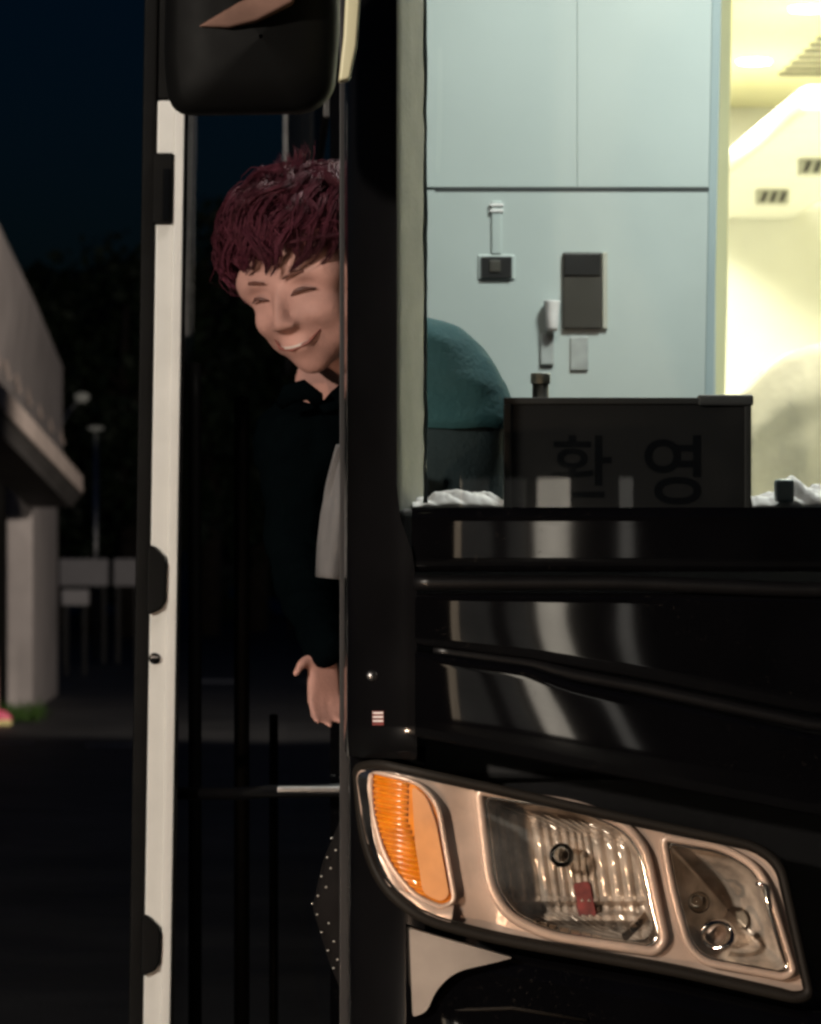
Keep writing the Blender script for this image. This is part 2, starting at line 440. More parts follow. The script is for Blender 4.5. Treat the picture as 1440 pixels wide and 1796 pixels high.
# bezel: satin tray with three openings built as an outline filled between loops
def filled(name, m, parent, outer, holes, off, label=None, shade=None):
    bm = bmesh.new(); edges = []
    for lp in [outer] + holes:
        vs_ = [bm.verts.new((p.x, p.y, 0)) for p in lp]
        for i in range(len(vs_)): edges.append(bm.edges.new((vs_[i], vs_[(i + 1) % len(vs_)])))
    bmesh.ops.triangle_fill(bm, use_beauty=True, use_dissolve=False, edges=edges)
    for _ in range(2):
        bmesh.ops.subdivide_edges(bm, edges=[e for e in bm.edges if e.calc_length() > 22], cuts=1)
        bmesh.ops.triangulate(bm, faces=bm.faces)
    for v in bm.verts:
        px, py = v.co.x, v.co.y
        o_ = off(px, py) if callable(off) else off
        v.co = fs(px, py, o_)
    bmesh.ops.recalc_face_normals(bm, faces=bm.faces)
    me = bpy.data.meshes.new(name); bm.to_mesh(me); bm.free()
    return link(name, me, m, parent, True, label)
def boff(px, py):                          # wavy tray: columns between the lamps stand proud
    return .018 + .006 * math.sin((px - 800 - (py - 1500) * .2) / 28) * (1 if 770 < px < 880 else .3)
filled('bezel', M['bezel'], head, offs(hi, 1.0), [offs(ra, 1.02), offs(rb, 1.02), offs(rc, 1.02)], boff)
so_ = [(625, 1350), (628, 1420), (642, 1475), (674, 1550), (744, 1606), (790, 1622)]; si_ = [(654, 1352), (654, 1420), (674, 1507), (716, 1566), (776, 1594), (796, 1588)]
loft('side_bezel', M['bezel'], head, [[fs(x, y, .001) for x, y in so_], [fs((x + a_) / 2, (y + b_) / 2, -.003) for (x, y), (a_, b_) in zip(so_, si_)], [fs(x, y, .006) for x, y in si_]], True)
def lamp(outline, depth, ringm, rr, facets):
    rim = tube('lamp_ring', M['bezel'], head, ring3(outline, .012), rr, 8, True)
    inner = tube('lamp_ring', ringm, head, ring3(offs(outline, .925), .018), rr * .5, 8, True)
    rows = []
    for k, s in enumerate((1.0, .97, .93, .86, .74, .58, .40, .2, .02)):
        d = .012 + depth * (1 - (s) ** 2) ** .8 * (1 if s < 1 else 0)
        row = []
        for i, p in enumerate(offs(outline, s)):
            j = (.003 if facets and (i // 2 + k) % 2 else 0) if .1 < s < .9 else 0
            row.append(fs(p.x, p.y, d + j))
        rows.append(row)
    loft('reflector', M['reflector'], head, rows, not facets, 0, None, True)
def lamp_fluted(outline):
    tube('lamp_ring', M['bezel'], head, ring3(outline, .012), .0055, 8, True)
    tube('lamp_ring', M['chrome'], head, ring3(offs(outline, .93), .018), .0026, 8, True)
    rows = []
    for k, s in enumerate((1.0, .98, .95, .91, .86, .80)):
        d = .012 + .070 * max(0, 1 - (s - .80) / .20) ** .7
        rows.append([fs(p.x, p.y, d + (.002 if i % 2 else 0) * (0 < k < 5)) for i, p in enumerate(offs(outline, s))])
    loft('reflector', M['reflector'], head, rows, False, 0, None, True)
    # back wall with upright flutes of uneven width
    rg_ = random.Random(4); cuts = [820]; 
    while cuts[-1] < 1190: cuts.append(cuts[-1] + rg_.uniform(10, 24))
    def fo(px, py):
        x = px - (py - 1530) * .14
        for a_, b_ in zip(cuts, cuts[1:]):
            if a_ <= x < b_:
                u = (x - a_) / (b_ - a_)
                return .078 - .006 * math.sin(math.pi * u) + (.010 if py > 1580 else 0) * math.sin(py / 6)
        return .078
    base = offs(outline, .86)
    ys0, ys1 = min(p.y for p in base) + 2, max(p.y for p in base) - 2
    def span(y):
        hits = [p0.x + (p1.x - p0.x) * (y - p0.y) / (p1.y - p0.y) for p0, p1 in zip(base, base[1:] + base[:1]) if (p0.y - y) * (p1.y - y) < 0]
        return min(hits), max(hits)
    rows = []
    for j in range(29):
        y = ys0 + (ys1 - ys0) * j / 28; x0, x1 = span(y)
        rows.append([fs(x0 + (x1 - x0) * i / 120, y, fo(x0 + (x1 - x0) * i / 120, y)) for i in range(121)])
    loft('reflector_back', M['reflector'], head, rows, False)
lamp_fluted(rb)
lamp(rc, .085, M['chrome'], .0045, False)
# facets along the foot of the large lamp: a row of small bright prisms
for k in range(9):
    px = 925 + k * 19; py = 1612 + k * 4.6
    prism('reflector_step', M['chrome'], head, [fs(px, py, .03), fs(px + 16, py + 3, .03), fs(px + 15, py + 16, .02), fs(px + 1, py + 13, .02)], .01)
for k in range(3):
    px = 1090 + k * 14; py = 1640 - k * 14
    prism('reflector_step', M['chrome'], head, [fs(px, py, .03), fs(px + 14, py - 12, .03), fs(px + 20, py, .02), fs(px + 6, py + 14, .02)], .01)
# red patch painting a reflection, bulbs and their sockets
prism('red_reflection', M['red'], head, [fs(p.x, p.y, .0705) for p in rpoly([(1006, 1550), (1034, 1545), (1048, 1612), (1018, 1618)], 8, 4)], .012, .001, False, 'red reflection painted inside the large lamp')
lathe('bulb', M['bulb'], head, fs(985, 1500, .05), [(.003, -.014), (.012, -.010), (.014, .0), (.010, .014), (.003, .018)], 16, 'Y')
lathe('bulb', M['bulb'], head, fs(1226, 1583, .035), [(.003, -.014), (.011, -.010), (.0125, .0), (.010, .012), (.006, .03)], 16, 'Y')
c = fs(1258, 1640, .030)
bm = bmesh.new()
add_tube(bm, [c + Vector((.017 * math.cos(a), .004 * math.sin(a * 2), .017 * math.sin(a) * .85)) for a in [2 * math.pi * i / 24 for i in range(24)]], .0038, 8, True)
obj('bulb_socket', bm, M['chrome'], head, True)
lathe('bulb_socket', M['bezel'], head, c + Vector((0, .022, 0)), [(.010, -.010), (.012, .0), (.014, .012)], 16, 'Y')
tube('lamp_clip', M['chrome'], head, [fs(1326, 1548, .006), fs(1342, 1553, .006), fs(1350, 1600, .008), fs(1378, 1690, .008)], .003, 6)
# amber turn signal: ribbed part outboard, painted reflection inboard
def amber_off(px, py):
    return .002 + .00012 * max(0, 700 - px)
turn = filled('turn_signal', M['amber'], head, ra, [], lambda px, py: .010, 'amber turn signal lens with fine ribs')
k0 = 0
for k in range(20):
    py = 1366 + k * 10.2
    x0 = max(654, lerpx([(0, 0), (1, 1)], 0) + (654 if py < 1430 else 654 + (py - 1430) * .42)); x1 = x0 + 62 - k * .3
    bm = bmesh.new()
    add_tube(bm, [fs(x0 + (x1 - x0) * i / 5, py + 12 * i / 5, .0085) for i in range(6)], .0023, 6)
    o = obj('lens_rib', bm, M['amber'], head, True)
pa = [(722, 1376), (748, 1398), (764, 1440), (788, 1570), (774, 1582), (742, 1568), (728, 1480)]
filled('lens_sheen', M['amber_sheen'], head, rpoly(pa, 14, 4), [], .006, 'painted reflection on the inner half of the turn signal')
bm = bmesh.new(); add_tube(bm, ring3(offs(ra, 1.0), .006), .0028, 8, True); obj('lens_frame', bm, M['bezel'], head, True)
# clear cover over the lot
rows = []
for s, o_ in ((1.0, .001), (.985, -.006), (.93, -.011), (.8, -.013), (.5, -.014), (.02, -.014)):
    rows.append(ring3(offs(hi, s), o_))
loft('clear_cover', M['lampglass'], head, rows, True, 0, None, True)

# bumper below the headlight ------------------------------------------------
HB = [(600, 1590), (700, 1618), (860, 1668), (1180, 1724), (1400, 1774), (5000, 1774)]
front_panel('bumper', M['gloss_black'], bus, HB, [(600, 2300), (5000, 2300)], 712, 4390, off=.004, bulge=.02, ncol=80, nrow=16)
bc = rpoly([(718, 1628), (780, 1646), (900, 1680), (862, 1690), (800, 1704), (766, 1734), (748, 1776), (724, 1784)], [6, 20, 6, 30, 40, 40, 20, 6], 5)
M['insert'] = mat('bumper_sheen_grey', (.30, .26, .23), .3, var=.35, scale=9)  # grey paints a pale reflection on the black bumper
prism('bumper_sheen', M['insert'], bus, [fs(p.x, p.y, -.022 + .00004 * (p.x - 718)) for p in bc], .02, .002, True, 'pale painted reflection on the bumper under the headlight')
tube('bumper_edge', M['headrim'], bus, [fs(717, 1625, -.002), fs(719, 1700, -.004), fs(722, 1784, -.004), fs(790, 1772, -.006), fs(900, 1768, -.008), fs(1030, 1790, -.008)], .0022, 6)
# small marks on the corner
stk = prism('corner_sticker', M['red'], bus, [fs(x, y, -.0025) for x, y in ((653, 1247), (673, 1247), (673, 1272), (653, 1272))], .003)
for k in range(3):
    prism('sticker_stripe', M['paper'], stk, [fs(x, y, -.0035) for x, y in ((654, 1249 + k * 7), (672, 1249 + k * 7), (672, 1252 + k * 7), (654, 1252 + k * 7))], .003)
lathe('corner_bolt', M['metal'], bus, fs(652, 1185, -.002), [(.001, -.004), (.004, -.003), (.006, 0), (.006, .006)], 12, 'Y')

# mirror --------------------------------------------------------------------
mp = rpoly([(292, -150), (590, -150), (598, 40), (586, 168), (545, 200), (300, 204), (288, 120)], [60, 60, 60, 40, 60, 50, 80], 6)
rows = []
for s, Y in ((.02, 4.625), (.5, 4.63), (.86, 4.64), (.96, 4.655), (1.0, 4.69), (1.0, 4.76), (.94, 4.80), (.5, 4.815), (.02, 4.815)):
    rows.append([at(p.x, p.y, Y) for p in offs(mp, s)])
mir = loft('mirror', M['rubber'], bus, rows, True, 0, 'black door mirror hanging at the corner', True)
prism('mirror_glass', M['chrome'], mir, [at(p.x, p.y, 4.8165) for p in offs(mp, .85)], .004)
tube('mirror_arm', M['satin_black'], mir, [at(520, -140, 4.74), at(540, -320, 4.75), at(600, -700, 4.85), at(680, -1200, 5.1), at(720, -1700, 5.3)], .03, 10)
br = [(610, -120), (634, -120), (632, 0), (626, 80), (614, 138), (594, 142), (603, 60), (606, 0)]
prism('mirror_bracket', M['cream'], mir, [at(x, y, 4.59) for x, y in br], .03, .003, False, 'cream bracket between mirror and pillar')

M['mirror_glint'] = mat('mirror_highlight_tint', (.20, .115, .09), .7, spec=.05, var=.3, scale=20)  # pinkish brown paints a warm highlight streak on the mirror
prism('mirror_highlight', M['mirror_glint'], mir, [at(346, 46, 4.628), at(400, 48, 4.616), at(450, 36, 4.606), at(516, 2, 4.592), at(520, -40, 4.590), at(420, 2, 4.612)], .03, .004)
# open door -------------------------------------------------------------------
DY = 6.40
def dx(py): return 322 - 25 * (py - 210) / 1580          # right edge of the door, leaning slightly
def dquad(l, r_, y0, y1, Y, depth, m, name, parent, bw=0, label=None):
    p = [at(dx(y0) + l, y0, Y), at(dx(y0) + r_, y0, Y), at(dx(y1) + r_, y1, Y), at(dx(y1) + l, y1, Y)]
    return prism(name, m, parent, p, depth, bw, False, label)
door = dquad(-46, 0, 176, 1980, DY, .90, M['white_paint'], 'door', bus, .003, 'open door seen edge on, white with black latches')
dquad(-72, -46.5, -900, 1980, DY + .012, .03, M['rubber'], 'door_seal', door, .003)
dquad(-16, 1.5, 180, 1980, DY - .004, .02, M['white_paint'], 'door_lip', door, .002)
dquad(-46, 0, -900, 174, DY + .002, .90, M['rubber'], 'door_top_frame', door, .003)
dquad(2, 8, -900, 1980, DY + .02, .86, M['gloss_black'], 'inner_panel', door)
lat = dquad(-52, -18, 268, 392, DY - .010, .03, M['rubber'], 'door_latch', door, .002, 'tall dark latch plate near the top')
dquad(-34, -22, 296, 386, DY - .014, .03, M['ink'], 'latch_slot', door, .001)
for y0, y1 in ((955, 1078), (1604, 1712)):
    p = [(dx(y0) - 52, y0 + 6), (dx(y0) - 44, y0), (dx(y0) - 22, y0 + 22), (dx(y0) - 18, y0 + 36), (dx(y1) - 18, y1 - 24), (dx(y1) - 26, y1 - 10), (dx(y1) - 46, y1), (dx(y1) - 52, y1 - 4)]
    prism('door_latch', M['rubber'], door, [at(x, y, DY - .012) for x, y in p], .03, .003)
lathe('keyhole', M['rubber'], door, at(dx(1155) - 36, 1155, DY - .003), [(.001, -.004), (.007, -.003), (.008, .0), (.008, .01)], 14, 'Y')
boxo('keyhole', M['metal'], door, *(lambda c: (c.x - .005, c.x + .005, DY - .008, DY, c.z + .001, c.z + .003))(at(dx(1155) - 36, 1155, DY)))
for px, Y, y0, wpx in ((342, 6.7, 640, 12), (424, 6.75, 700, 14), (480, 6.85, 1255, 8)):
    tube('grab_rail', M['rubber'], door, [at(px, y0, Y), at(px, y0 + 60, Y - .02), at(px, 1300, Y - .02), at(px, 1990, Y - .02)], wpx * Y / F, 10)
tube('door_arm', M['satin_black'], door, [at(298, 1392, 6.5), at(420, 1392, 6.4), at(470, 1388, 6.3), at(640, 1386, 6.2)], .009, 8)
pbox('arm_cover', M['metal'], door, 486, 597, 1380, 1391, 6.15, .02, .002)

# interior of the bus -----------------------------------------------------------
boxo('dashboard', M['int_dark'], bus, .15, 2.5, 5.09, 5.50, .86, CAMZ + (CY - 893) * 5.15 / F, .01)
rows = []
for j in range(20):
    z = .9 + 2.1 * j / 19
    rows.append([Vector(((px - CX) * Y / F, Y, z)) for px, Y in ((686, 5.10), (696, 5.105), (706, 5.13), (724, 5.19), (742, 5.25), (748, 5.275), (744, 5.30))])
loft('pillar_trim', mat('inner_pillar_trim', (.19, .19, .165), .6, var=.15, scale=10, bump=.1, bscale=120), bus, rows, True)
bm = bmesh.new(); rb_ = random.Random(2)
add_tube(bm, [Vector((at(746 + 3 * mnoise.noise(Vector((q * .7, 0, 0))), 0, 5.125).x, 5.125, 1.17 + q * .02)) for q in range(92)], [.0018 + .0012 * rb_.random() for q in range(92)], 6)
obj('glass_bead', bm, M['cab'], bus, True)
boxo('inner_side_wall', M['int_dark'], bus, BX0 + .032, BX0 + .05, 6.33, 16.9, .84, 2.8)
# cabinet facing the windscreen
CYY = 7.2
cabt, cabb = at(1272, 0, CYY), at(1252, 690, CYY)
cab = boxo('cabinet', M['cab_edge'], bus, BX0 + .06, cabb.x - .012, CYY + .012, 7.75, .84, 2.79, .002, 'grey green cabinet behind the windscreen')
zl = at(0, 332, CYY).z; xm = at(1012, 0, CYY).x; xl = at(640, 0, CYY).x; xr = at(1255, 0, CYY).x
boxo('cabinet_panel', M['cab'], cab, xl, xm - .0003, CYY - .004, CYY + .012, zl + .003, 2.78, .0005)
boxo('cabinet_panel', M['cab'], cab, xm + .0003, xr, CYY - .004, CYY + .012, zl + .003, 2.78, .0005)
boxo('cabinet_panel', M['cab_lower'], cab, xl, xr, CYY - .004, CYY + .012, .9, zl - .002, .0012)
pbox('cabinet_groove', M['dark_groove'], cab, 764, 1250, 329, 335, CYY - .0052, .004)
e = at(1268, 0, CYY)
prism('cabinet_edge_trim', M['cab_edge'], cab, [at(1256, -400, CYY - .006), at(1274, -400, CYY - .006), at(1251, 700, CYY - .006), at(1236, 700, CYY - .006)], .05, .002)
sb = pbox('socket_box', M['cab'], cab, 838, 904, 446, 491, CYY - .007, .009, .003, 'small black socket box')
pbox('socket_face', M['black_plastic'], sb, 844, 898, 450, 488, CYY - .010, .01, .001)
pbox('socket_switch', M['brown_plastic'], sb, 858, 878, 456, 478, CYY - .012, .01, .002)
sb = pbox('control_panel', M['brown_plastic'], cab, 987, 1056, 442, 577, CYY - .012, .014, .003, 'tall dark control panel')
pbox('control_screen', M['black_plastic'], sb, 990, 1053, 445, 483, CYY - .0145, .01, .001)
pbox('panel_surround', M['trim'], sb, 1056.5, 1066, 442, 577, CYY - .010, .010, .002)
du = pbox('glass_streak', M['cab'], cab, 862, 880, 352, 446, CYY - .008, .005, .002)  # pale strip modelled in place of a reflection in the windscreen
for k in range(2): pbox('streak_bar', M['paper'], du, 859, 883, 357 + k * 10, 362 + k * 10, CYY - .010, .007, .001)  # bright bars at the head of that painted reflection
cp = at(968, 552, CYY - .018)
lathe('glass_smear', M['paper'], cab, cp, [(.008, -.026), (.010, -.02), (.011, .0), (.013, .02), (.0135, .022)], 20, 'Z', 'pale shape modelled for a reflection in the windscreen')  # solid shape standing in for a pale reflection in the glass
pbox('glass_smudge', M['smudge'], cab, 948, 972, 585, 640, CYY - .010, .006, .002)  # dull patches added for smudges around that reflection
pbox('glass_smudge', M['smudge'], cab, 1000, 1032, 590, 650, CYY - .008, .004, .002)
# ceiling with lamps and grille
CEIL = CAMZ + 1.63
ceil = boxo('interior_ceiling', M['int_yellow'], bus, BX0 + .03, BX1 - .03, 5.2, 16.95, CEIL, CEIL + .04)
M['lamp'] = mat('ceiling_lamp_face', (.9, .9, .85), .4, emit=(1, .95, .78), es=60)
def area(name, loc, power, col, size, rot=(0, 0, 0)):
    d = bpy.data.lights.new(name, 'AREA'); d.shape = 'DISK'; d.size = size; d.energy = power; d.color = col
    o = bpy.data.objects.new(name, d); COL.objects.link(o); o.location = loc; o.rotation_euler = rot
    return o
WARM = (1, .94, .70)
for y_, p_ in ((15.3, 28), (13.8, 28), (12.3, 22), (10.8, 20), (9.3, 20)):
    lathe('ceiling_light', M['lamp'], ceil, (1.65, y_, CEIL - .004), [(.05, .0), (.055, .006)], 24, 'Z')
    area('lamp_light', (1.65, y_, CEIL - .012), p_, WARM, .45)
for y_, p_ in ((15.6, 65), (13.9, 70), (12.2, 70), (10.5, 60), (8.9, 50)):  # second row, added out of view to brighten rear wall and seat
    lathe('ceiling_light', M['lamp'], ceil, (1.0, y_, CEIL - .004), [(.05, .0), (.055, .006)], 24, 'Z')
    area('lamp_light', (1.0, y_, CEIL - .012), p_, WARM, .45)
lathe('ceiling_light', M['lamp'], ceil, (.30, 5.80, CEIL - .004), [(.03, .0), (.034, .006)], 20, 'Z')  # unseen doorway lamp added to light the hair
area('lamp_light', (.30, 5.80, CEIL - .012), 7, (1, .9, .82), .08)
lathe('ceiling_light', M['lamp'], ceil, (.95, 6.35, CEIL - .004), [(.07, .0), (.075, .006)], 24, 'Z')
area('lamp_light', (.95, 6.35, CEIL - .012), 42, (.93, 1, .95), .3)
for k in range(9):
    boxo('grille_slat', M['brown_plastic'], ceil, 1.775, 2.15, 14.2 + k * .18, 14.25 + k * .18, CEIL - .010, CEIL - .001)
shelf = boxo('luggage_shelf', M['int_white'], bus, 1.5, 1.98, 12.75, 16.9, 2.335, 2.415, .03)
for y_ in (15.5, 14.27, 13.1):
    nz = boxo('air_nozzle', M['trim'], shelf, 1.68, 1.79, y_ - .02, y_ + .04, 2.285, 2.337, .004)
    for q in range(3): prism('nozzle_slot', M['black_plastic'], nz, [Vector((1.688 + q * .032 + dx_, y_ - .023, z_)) for dx_, z_ in ((0, 2.292), (.016, 2.292), (.030, 2.328), (.014, 2.328))], .005)
boxo('interior_rear_wall', M['int_white'], bus, .2, BX1 - .03, 16.9, 16.96, .84, CEIL)
boxo('interior_left_wall', M['int_white'], bus, BX1 - .08, BX1 - .04, 7.0, 16.9, .84, CEIL)
prism('interior_post', M['int_yellow'], bus, [at(1255, -500, 8.2), at(1292, -500, 8.2), at(1276, 520, 8.2), at(1270, 760, 8.2), at(1240, 760, 8.2)], .03, .003)
# seat with a loose cream cover
def seat(px0, px1, ptop, Y):
    a = at(px0, ptop, Y); b = at(px1, ptop, Y)
    s = boxo('passenger_seat', M['cloth_cream'], bus, a.x + .03, b.x - .03, Y + .03, Y + .13, .84, a.z - .04, .04)
    rows = []
    for j in range(26):
        v = j / 25; row = []
        for i in range(41):
            u = i / 40
            x = a.x + (b.x - a.x) * u
            top = a.z - .11 * max(0, 1 - u / .30) ** 2.2 - .07 * max(0, (u - .8) / .2) ** 2
            z = top - v * (top - 1.02)
            f = .008 * math.sin(u * 34 + 4 * mnoise.noise(Vector((u * 3, v * 2, Y)))) * (.3 + v) + .010 * mnoise.noise(Vector((u * 5, v * 6, Y + 3))) + .006 * abs(mnoise.noise(Vector((u * 22 + v * 6, v * 9, Y))))
            row.append(Vector((x, Y - .02 - .05 * math.sin(min(1, v * 4) * 1.57) + f, z)))
        rows.append(row)
    back = [[p + Vector((0, .16, 0)) for p in rows[0]]]
    loft('seat_cover', M['cloth_cream'], s, back + rows, True, .004, 'creased cream cloth over the seat back')
seat(1305, 1800, 604, 9.0)

# ------------------------------------------------------------------ things on the dashboard
DZ = CAMZ + (CY - 893) * 5.15 / F
sg = empty('dashboard_sign', at(1100, 893, 5.17))
tag(sg, 'dark rectangular sign with two characters standing behind the windscreen', 'sign')
pbox('sign_board', M['sign'], sg, 890, 1314, 702, 892, 5.170, .008, .001)
for nm, a in (('frame_bar', (884, 1318, 697, 709)), ('frame_bar', (884, 897, 709, 892)), ('frame_bar', (1306, 1318, 709, 892))):
    pbox(nm, M['sign_frame'], sg, *a, 5.166, .014, .0015)
pbox('sign_clip', M['int_dark'], sg, 1225, 1322, 692, 712, 5.162, .02, .003)
def glyph(ch, px, py, size):
    c_ = bpy.data.curves.new('sign_character', 'FONT'); c_.body = ch; c_.size = 1; c_.extrude = .01; c_.offset = .012
    o = bpy.data.objects.new('tmp', c_); COL.objects.link(o)
    bpy.context.view_layer.update()
    me = bpy.data.meshes.new_from_object(o.evaluated_get(bpy.context.evaluated_depsgraph_get()))
    bpy.data.objects.remove(o)
    xs_ = [v.co.x for v in me.vertices]; ys_ = [v.co.y for v in me.vertices]
    k = size / (max(ys_) - min(ys_)); cx_, cy_ = (max(xs_) + min(xs_)) / 2, (max(ys_) + min(ys_)) / 2
    P = at(px, py, 5.1694)
    for v in me.vertices:
        v.co = Vector((P.x + (v.co.x - cx_) * k, P.y - v.co.z * .004, P.z + (v.co.y - cy_) * k))
    link('sign_character', me, M['ink'], sg, False)
glyph('환', 1020, 818, 110 * 5.17 / F)
glyph('영', 1180, 824, 122 * 5.17 / F)
# crumpled cloth
def crumple(name, px0, px1, py0, py1, Y, m, label, cat, seed):
    rows = []
    a, b = at(px0, py1, Y), at(px1, py0, Y)
    for j in range(26):
        row = []
        for i in range(70):
            u, v = i / 69, j / 25
            h = (.5 + .7 * abs(mnoise.noise(Vector((u * 5 + v * 2, v * 3, seed)))) + .12 * abs(mnoise.noise(Vector((u * 14, v * 5, seed))))) * math.sin(math.pi * min(1, max(0, v))) ** .6 * math.sin(math.pi * min(.97, max(.03, u))) ** .35
            row.append(Vector((a.x + (b.x - a.x) * u, Y + .09 * (v - .3), DZ + .001 + (b.z - DZ) * h)))
        rows.append(row)
    o = loft(name, m, None, rows, True, .002); tag(o, label, cat)
    return o
crumple('crumpled_cloth', 722, 884, 856, 893, 5.20, M['paper'], 'small crumpled white cloth at the windscreen corner on the dashboard', 'cloth', 1.3)
crumple('paper_pile', 1316, 1520, 838, 893, 5.35, M['paper'], 'loose white papers beside the dark sign, under the cream seat cover', 'papers', 7.7)
o = pbox('small_pouch', M['cab_edge'], None, 1362, 1394, 840, 880, 5.30, .03, .004); tag(o, 'small blue grey pouch on the papers right of the sign', 'pouch')
bt = empty('brown_bottle', at(948, 893, 5.26)); tag(bt, 'small brown bottle peeking above the left end of the sign', 'bottle')
c = at(948, 893, 5.26)
zt = at(948, 664, 5.26).z; c = Vector((c.x, c.y, DZ))
lathe('bottle_body', M['brown_plastic'], bt, c, [(.02, 0), (.022, .004), (.022, .085), (.016, .10), (.0095, .112), (.0095, zt - DZ)], 20)
lathe('bottle_cap', M['trim'], bt, Vector((c.x, c.y, zt - .006)), [(.0112, 0), (.0115, .004), (.0115, .011), (.010, .0125)], 20)

# ------------------------------------------------------------------ people
def remesh(name, bm, m, voxel, parent=None, smooth_it=4, label=None):
    bmesh.ops.recalc_face_normals(bm, faces=bm.faces)
    me = bpy.data.meshes.new('tmp'); bm.to_mesh(me); bm.free()
    o = bpy.data.objects.new('tmp', me); COL.objects.link(o)
    r = o.modifiers.new('r', 'REMESH'); r.mode = 'VOXEL'; r.voxel_size = voxel
    s = o.modifiers.new('s', 'SMOOTH'); s.iterations = smooth_it; s.factor = .5
    bpy.context.view_layer.update()
    me2 = bpy.data.meshes.new_from_object(o.evaluated_get(bpy.context.evaluated_depsgraph_get()))
    bpy.data.objects.remove(o)
    me2.name = name; me2.materials.clear()
    return link(name, me2, m, parent, True, label)
def chain(bm, pts, rads, flat=1.0, seg=14):
    # smooth path through joints with interpolated radii and rounded ends
    P, Q = [], []
    n = len(pts); pts = [Vector(p) for p in pts]
    for i in range(n - 1):
        p0 = pts[max(i - 1, 0)]; p1 = pts[i]; p2 = pts[i + 1]; p3 = pts[min(i + 2, n - 1)]
        for s in range(6):
            t = s / 6
            P.append(.5 * ((2 * p1) + (p2 - p0) * t + (2 * p0 - 5 * p1 + 4 * p2 - p3) * t * t + (3 * p1 - p0 - 3 * p2 + p3) * t ** 3))
            Q.append(rads[i] * (1 - t) + rads[i + 1] * t)
    P.append(pts[-1]); Q.append(rads[-1])
    add_tube(bm, P, Q, seg, flat=flat)
    add_ell(bm, P[0], (Q[0],) * 3, sub=2); add_ell(bm, P[-1], (Q[-1],) * 3, sub=2)
def head_shapes(bm, T):
    def E(c_, r_): 
        g = bmesh.ops.create_icosphere(bm, subdivisions=3, radius=1)
        bmesh.ops.transform(bm, matrix=T @ Matrix.Translation(c_) @ Matrix.Diagonal((*r_, 1)), verts=g['verts'])
    E((0, .012, .032), (.074, .093, .088))
    E((0, -.028, -.028), (.061, .064, .080))
    E((0, -.040, -.075), (.043, .044, .036))
    E((0, -.060, -.100), (.024, .022, .018))
    E((0, -.068, -.086), (.026, .017, .016))
    for s in (-1, 1):
        E((s * .036, -.060, -.034), (.025, .024, .027))
        E((s * .040, -.034, -.058), (.024, .034, .034))
        E((s * .028, -.070, .022), (.030, .018, .016))
        E((s * .054, -.046, .018), (.021, .034, .032))
        E((s * .076, .012, -.012), (.010, .020, .030))
        E((s * .0125, -.099, -.037), (.009, .010, .007))
    E((0, -.104, -.033), (.011, .012, .010))
    chain(bm, [T @ Vector((0, -.088, .010)), T @ Vector((0, -.100, -.018)), T @ Vector((0, -.106, -.032))], [.0075, .009, .010])
    E((0, -.088, -.066), (.026, .011, .006)); E((0, -.086, -.076), (.021, .010, .006))
def hand(bm, wrist, dirv, side, thumbdir, curl=.55, sc=1.0, tl=1.0):
    d = Vector(dirv).normalized(); s = Vector(side).normalized(); s = (s - d * s.dot(d)).normalized(); nrm = d.cross(s)
    wv = Vector(wrist)
    # palm
    for k in (-1.5, -.5, .5, 1.5):
        chain(bm, [wv + s * k * .008 * sc, wv + d * .04 * sc + s * k * .014 * sc, wv + d * .088 * sc + s * k * .018 * sc], [.014 * sc, .013 * sc, .010 * sc])
    ln = (.062, .075, .070, .055)
    for q, k in enumerate((-1.5, -.5, .5, 1.5)):
        base = wv + d * .088 * sc + s * k * .019 * sc
        L = ln[q] * sc; p = base; a = curl * (.5 + .12 * q); pts = [base]
        for seg in (.45, .32, .23):
            dd = (d * math.cos(a) + nrm * math.sin(a)) + s * k * .05
            p = p + dd.normalized() * L * seg; pts.append(p); a += curl * .7
        chain(bm, pts, [.0092 * sc, .0086 * sc, .008 * sc, .0068 * sc], seg=10)
    t0 = wv + d * .02 * sc + s * -.022 * sc
    td = Vector(thumbdir).normalized()
    chain(bm, [t0, t0 + td * .035 * sc * tl, t0 + td * .06 * sc * tl + d * .012 * sc, t0 + td * .075 * sc * tl + d * .025 * sc], [.014 * sc, .0115 * sc, .010 * sc, .008 * sc], seg=10)

HC = at(552, 486, 5.62)
HT = Matrix.Translation(HC) @ Matrix.Rotation(R(-19), 4, 'Y') @ Matrix.Rotation(R(11), 4, 'X') @ Matrix.Rotation(R(-36), 4, 'Z') @ Matrix.Diagonal((1.05, .985, .925, 1))
neck = at(596, 690, 5.72)
shR, shL = at(520, 775, 5.70), at(770, 690, 5.86)
chest = at(690, 850, 5.82); hip = Vector((.30, 5.88, .93))
elR, wrR = at(528, 975, 5.68), at(566, 1140, 5.52)
elL, wrL = Vector((.245, 5.86, 1.06)), Vector((.24, 5.70, .88))
kn = [Vector((.20, 5.72, .62)), Vector((.42, 5.74, .62))]; an = [Vector((.24, 5.86, .38)), Vector((.46, 5.88, .38))]
bm = bmesh.new()
head_shapes(bm, HT)
chain(bm, [HT @ Vector((0, .02, -.05)), (HT @ Vector((0, .02, -.09)) + neck) / 2, neck, chest], [.050, .050, .055, .09])
chain(bm, [shR, chest + Vector((0, .03, 0)), shL], [.045, .07, .045])
chain(bm, [chest, (chest + hip) / 2, hip], [.10, .095, .10])
chain(bm, [shR, elR, wrR], [.034, .028, .018]); chain(bm, [shL, elL, wrL], [.045, .036, .026])
for i in (0, 1):
    chain(bm, [hip + Vector((-.08 + .16 * i, 0, -.03)), kn[i], an[i]], [.075, .055, .040])
    chain(bm, [an[i], an[i] + Vector((0, -.05, -.045)), an[i] + Vector((-.01, -.15, -.05))], [.035, .034, .022])
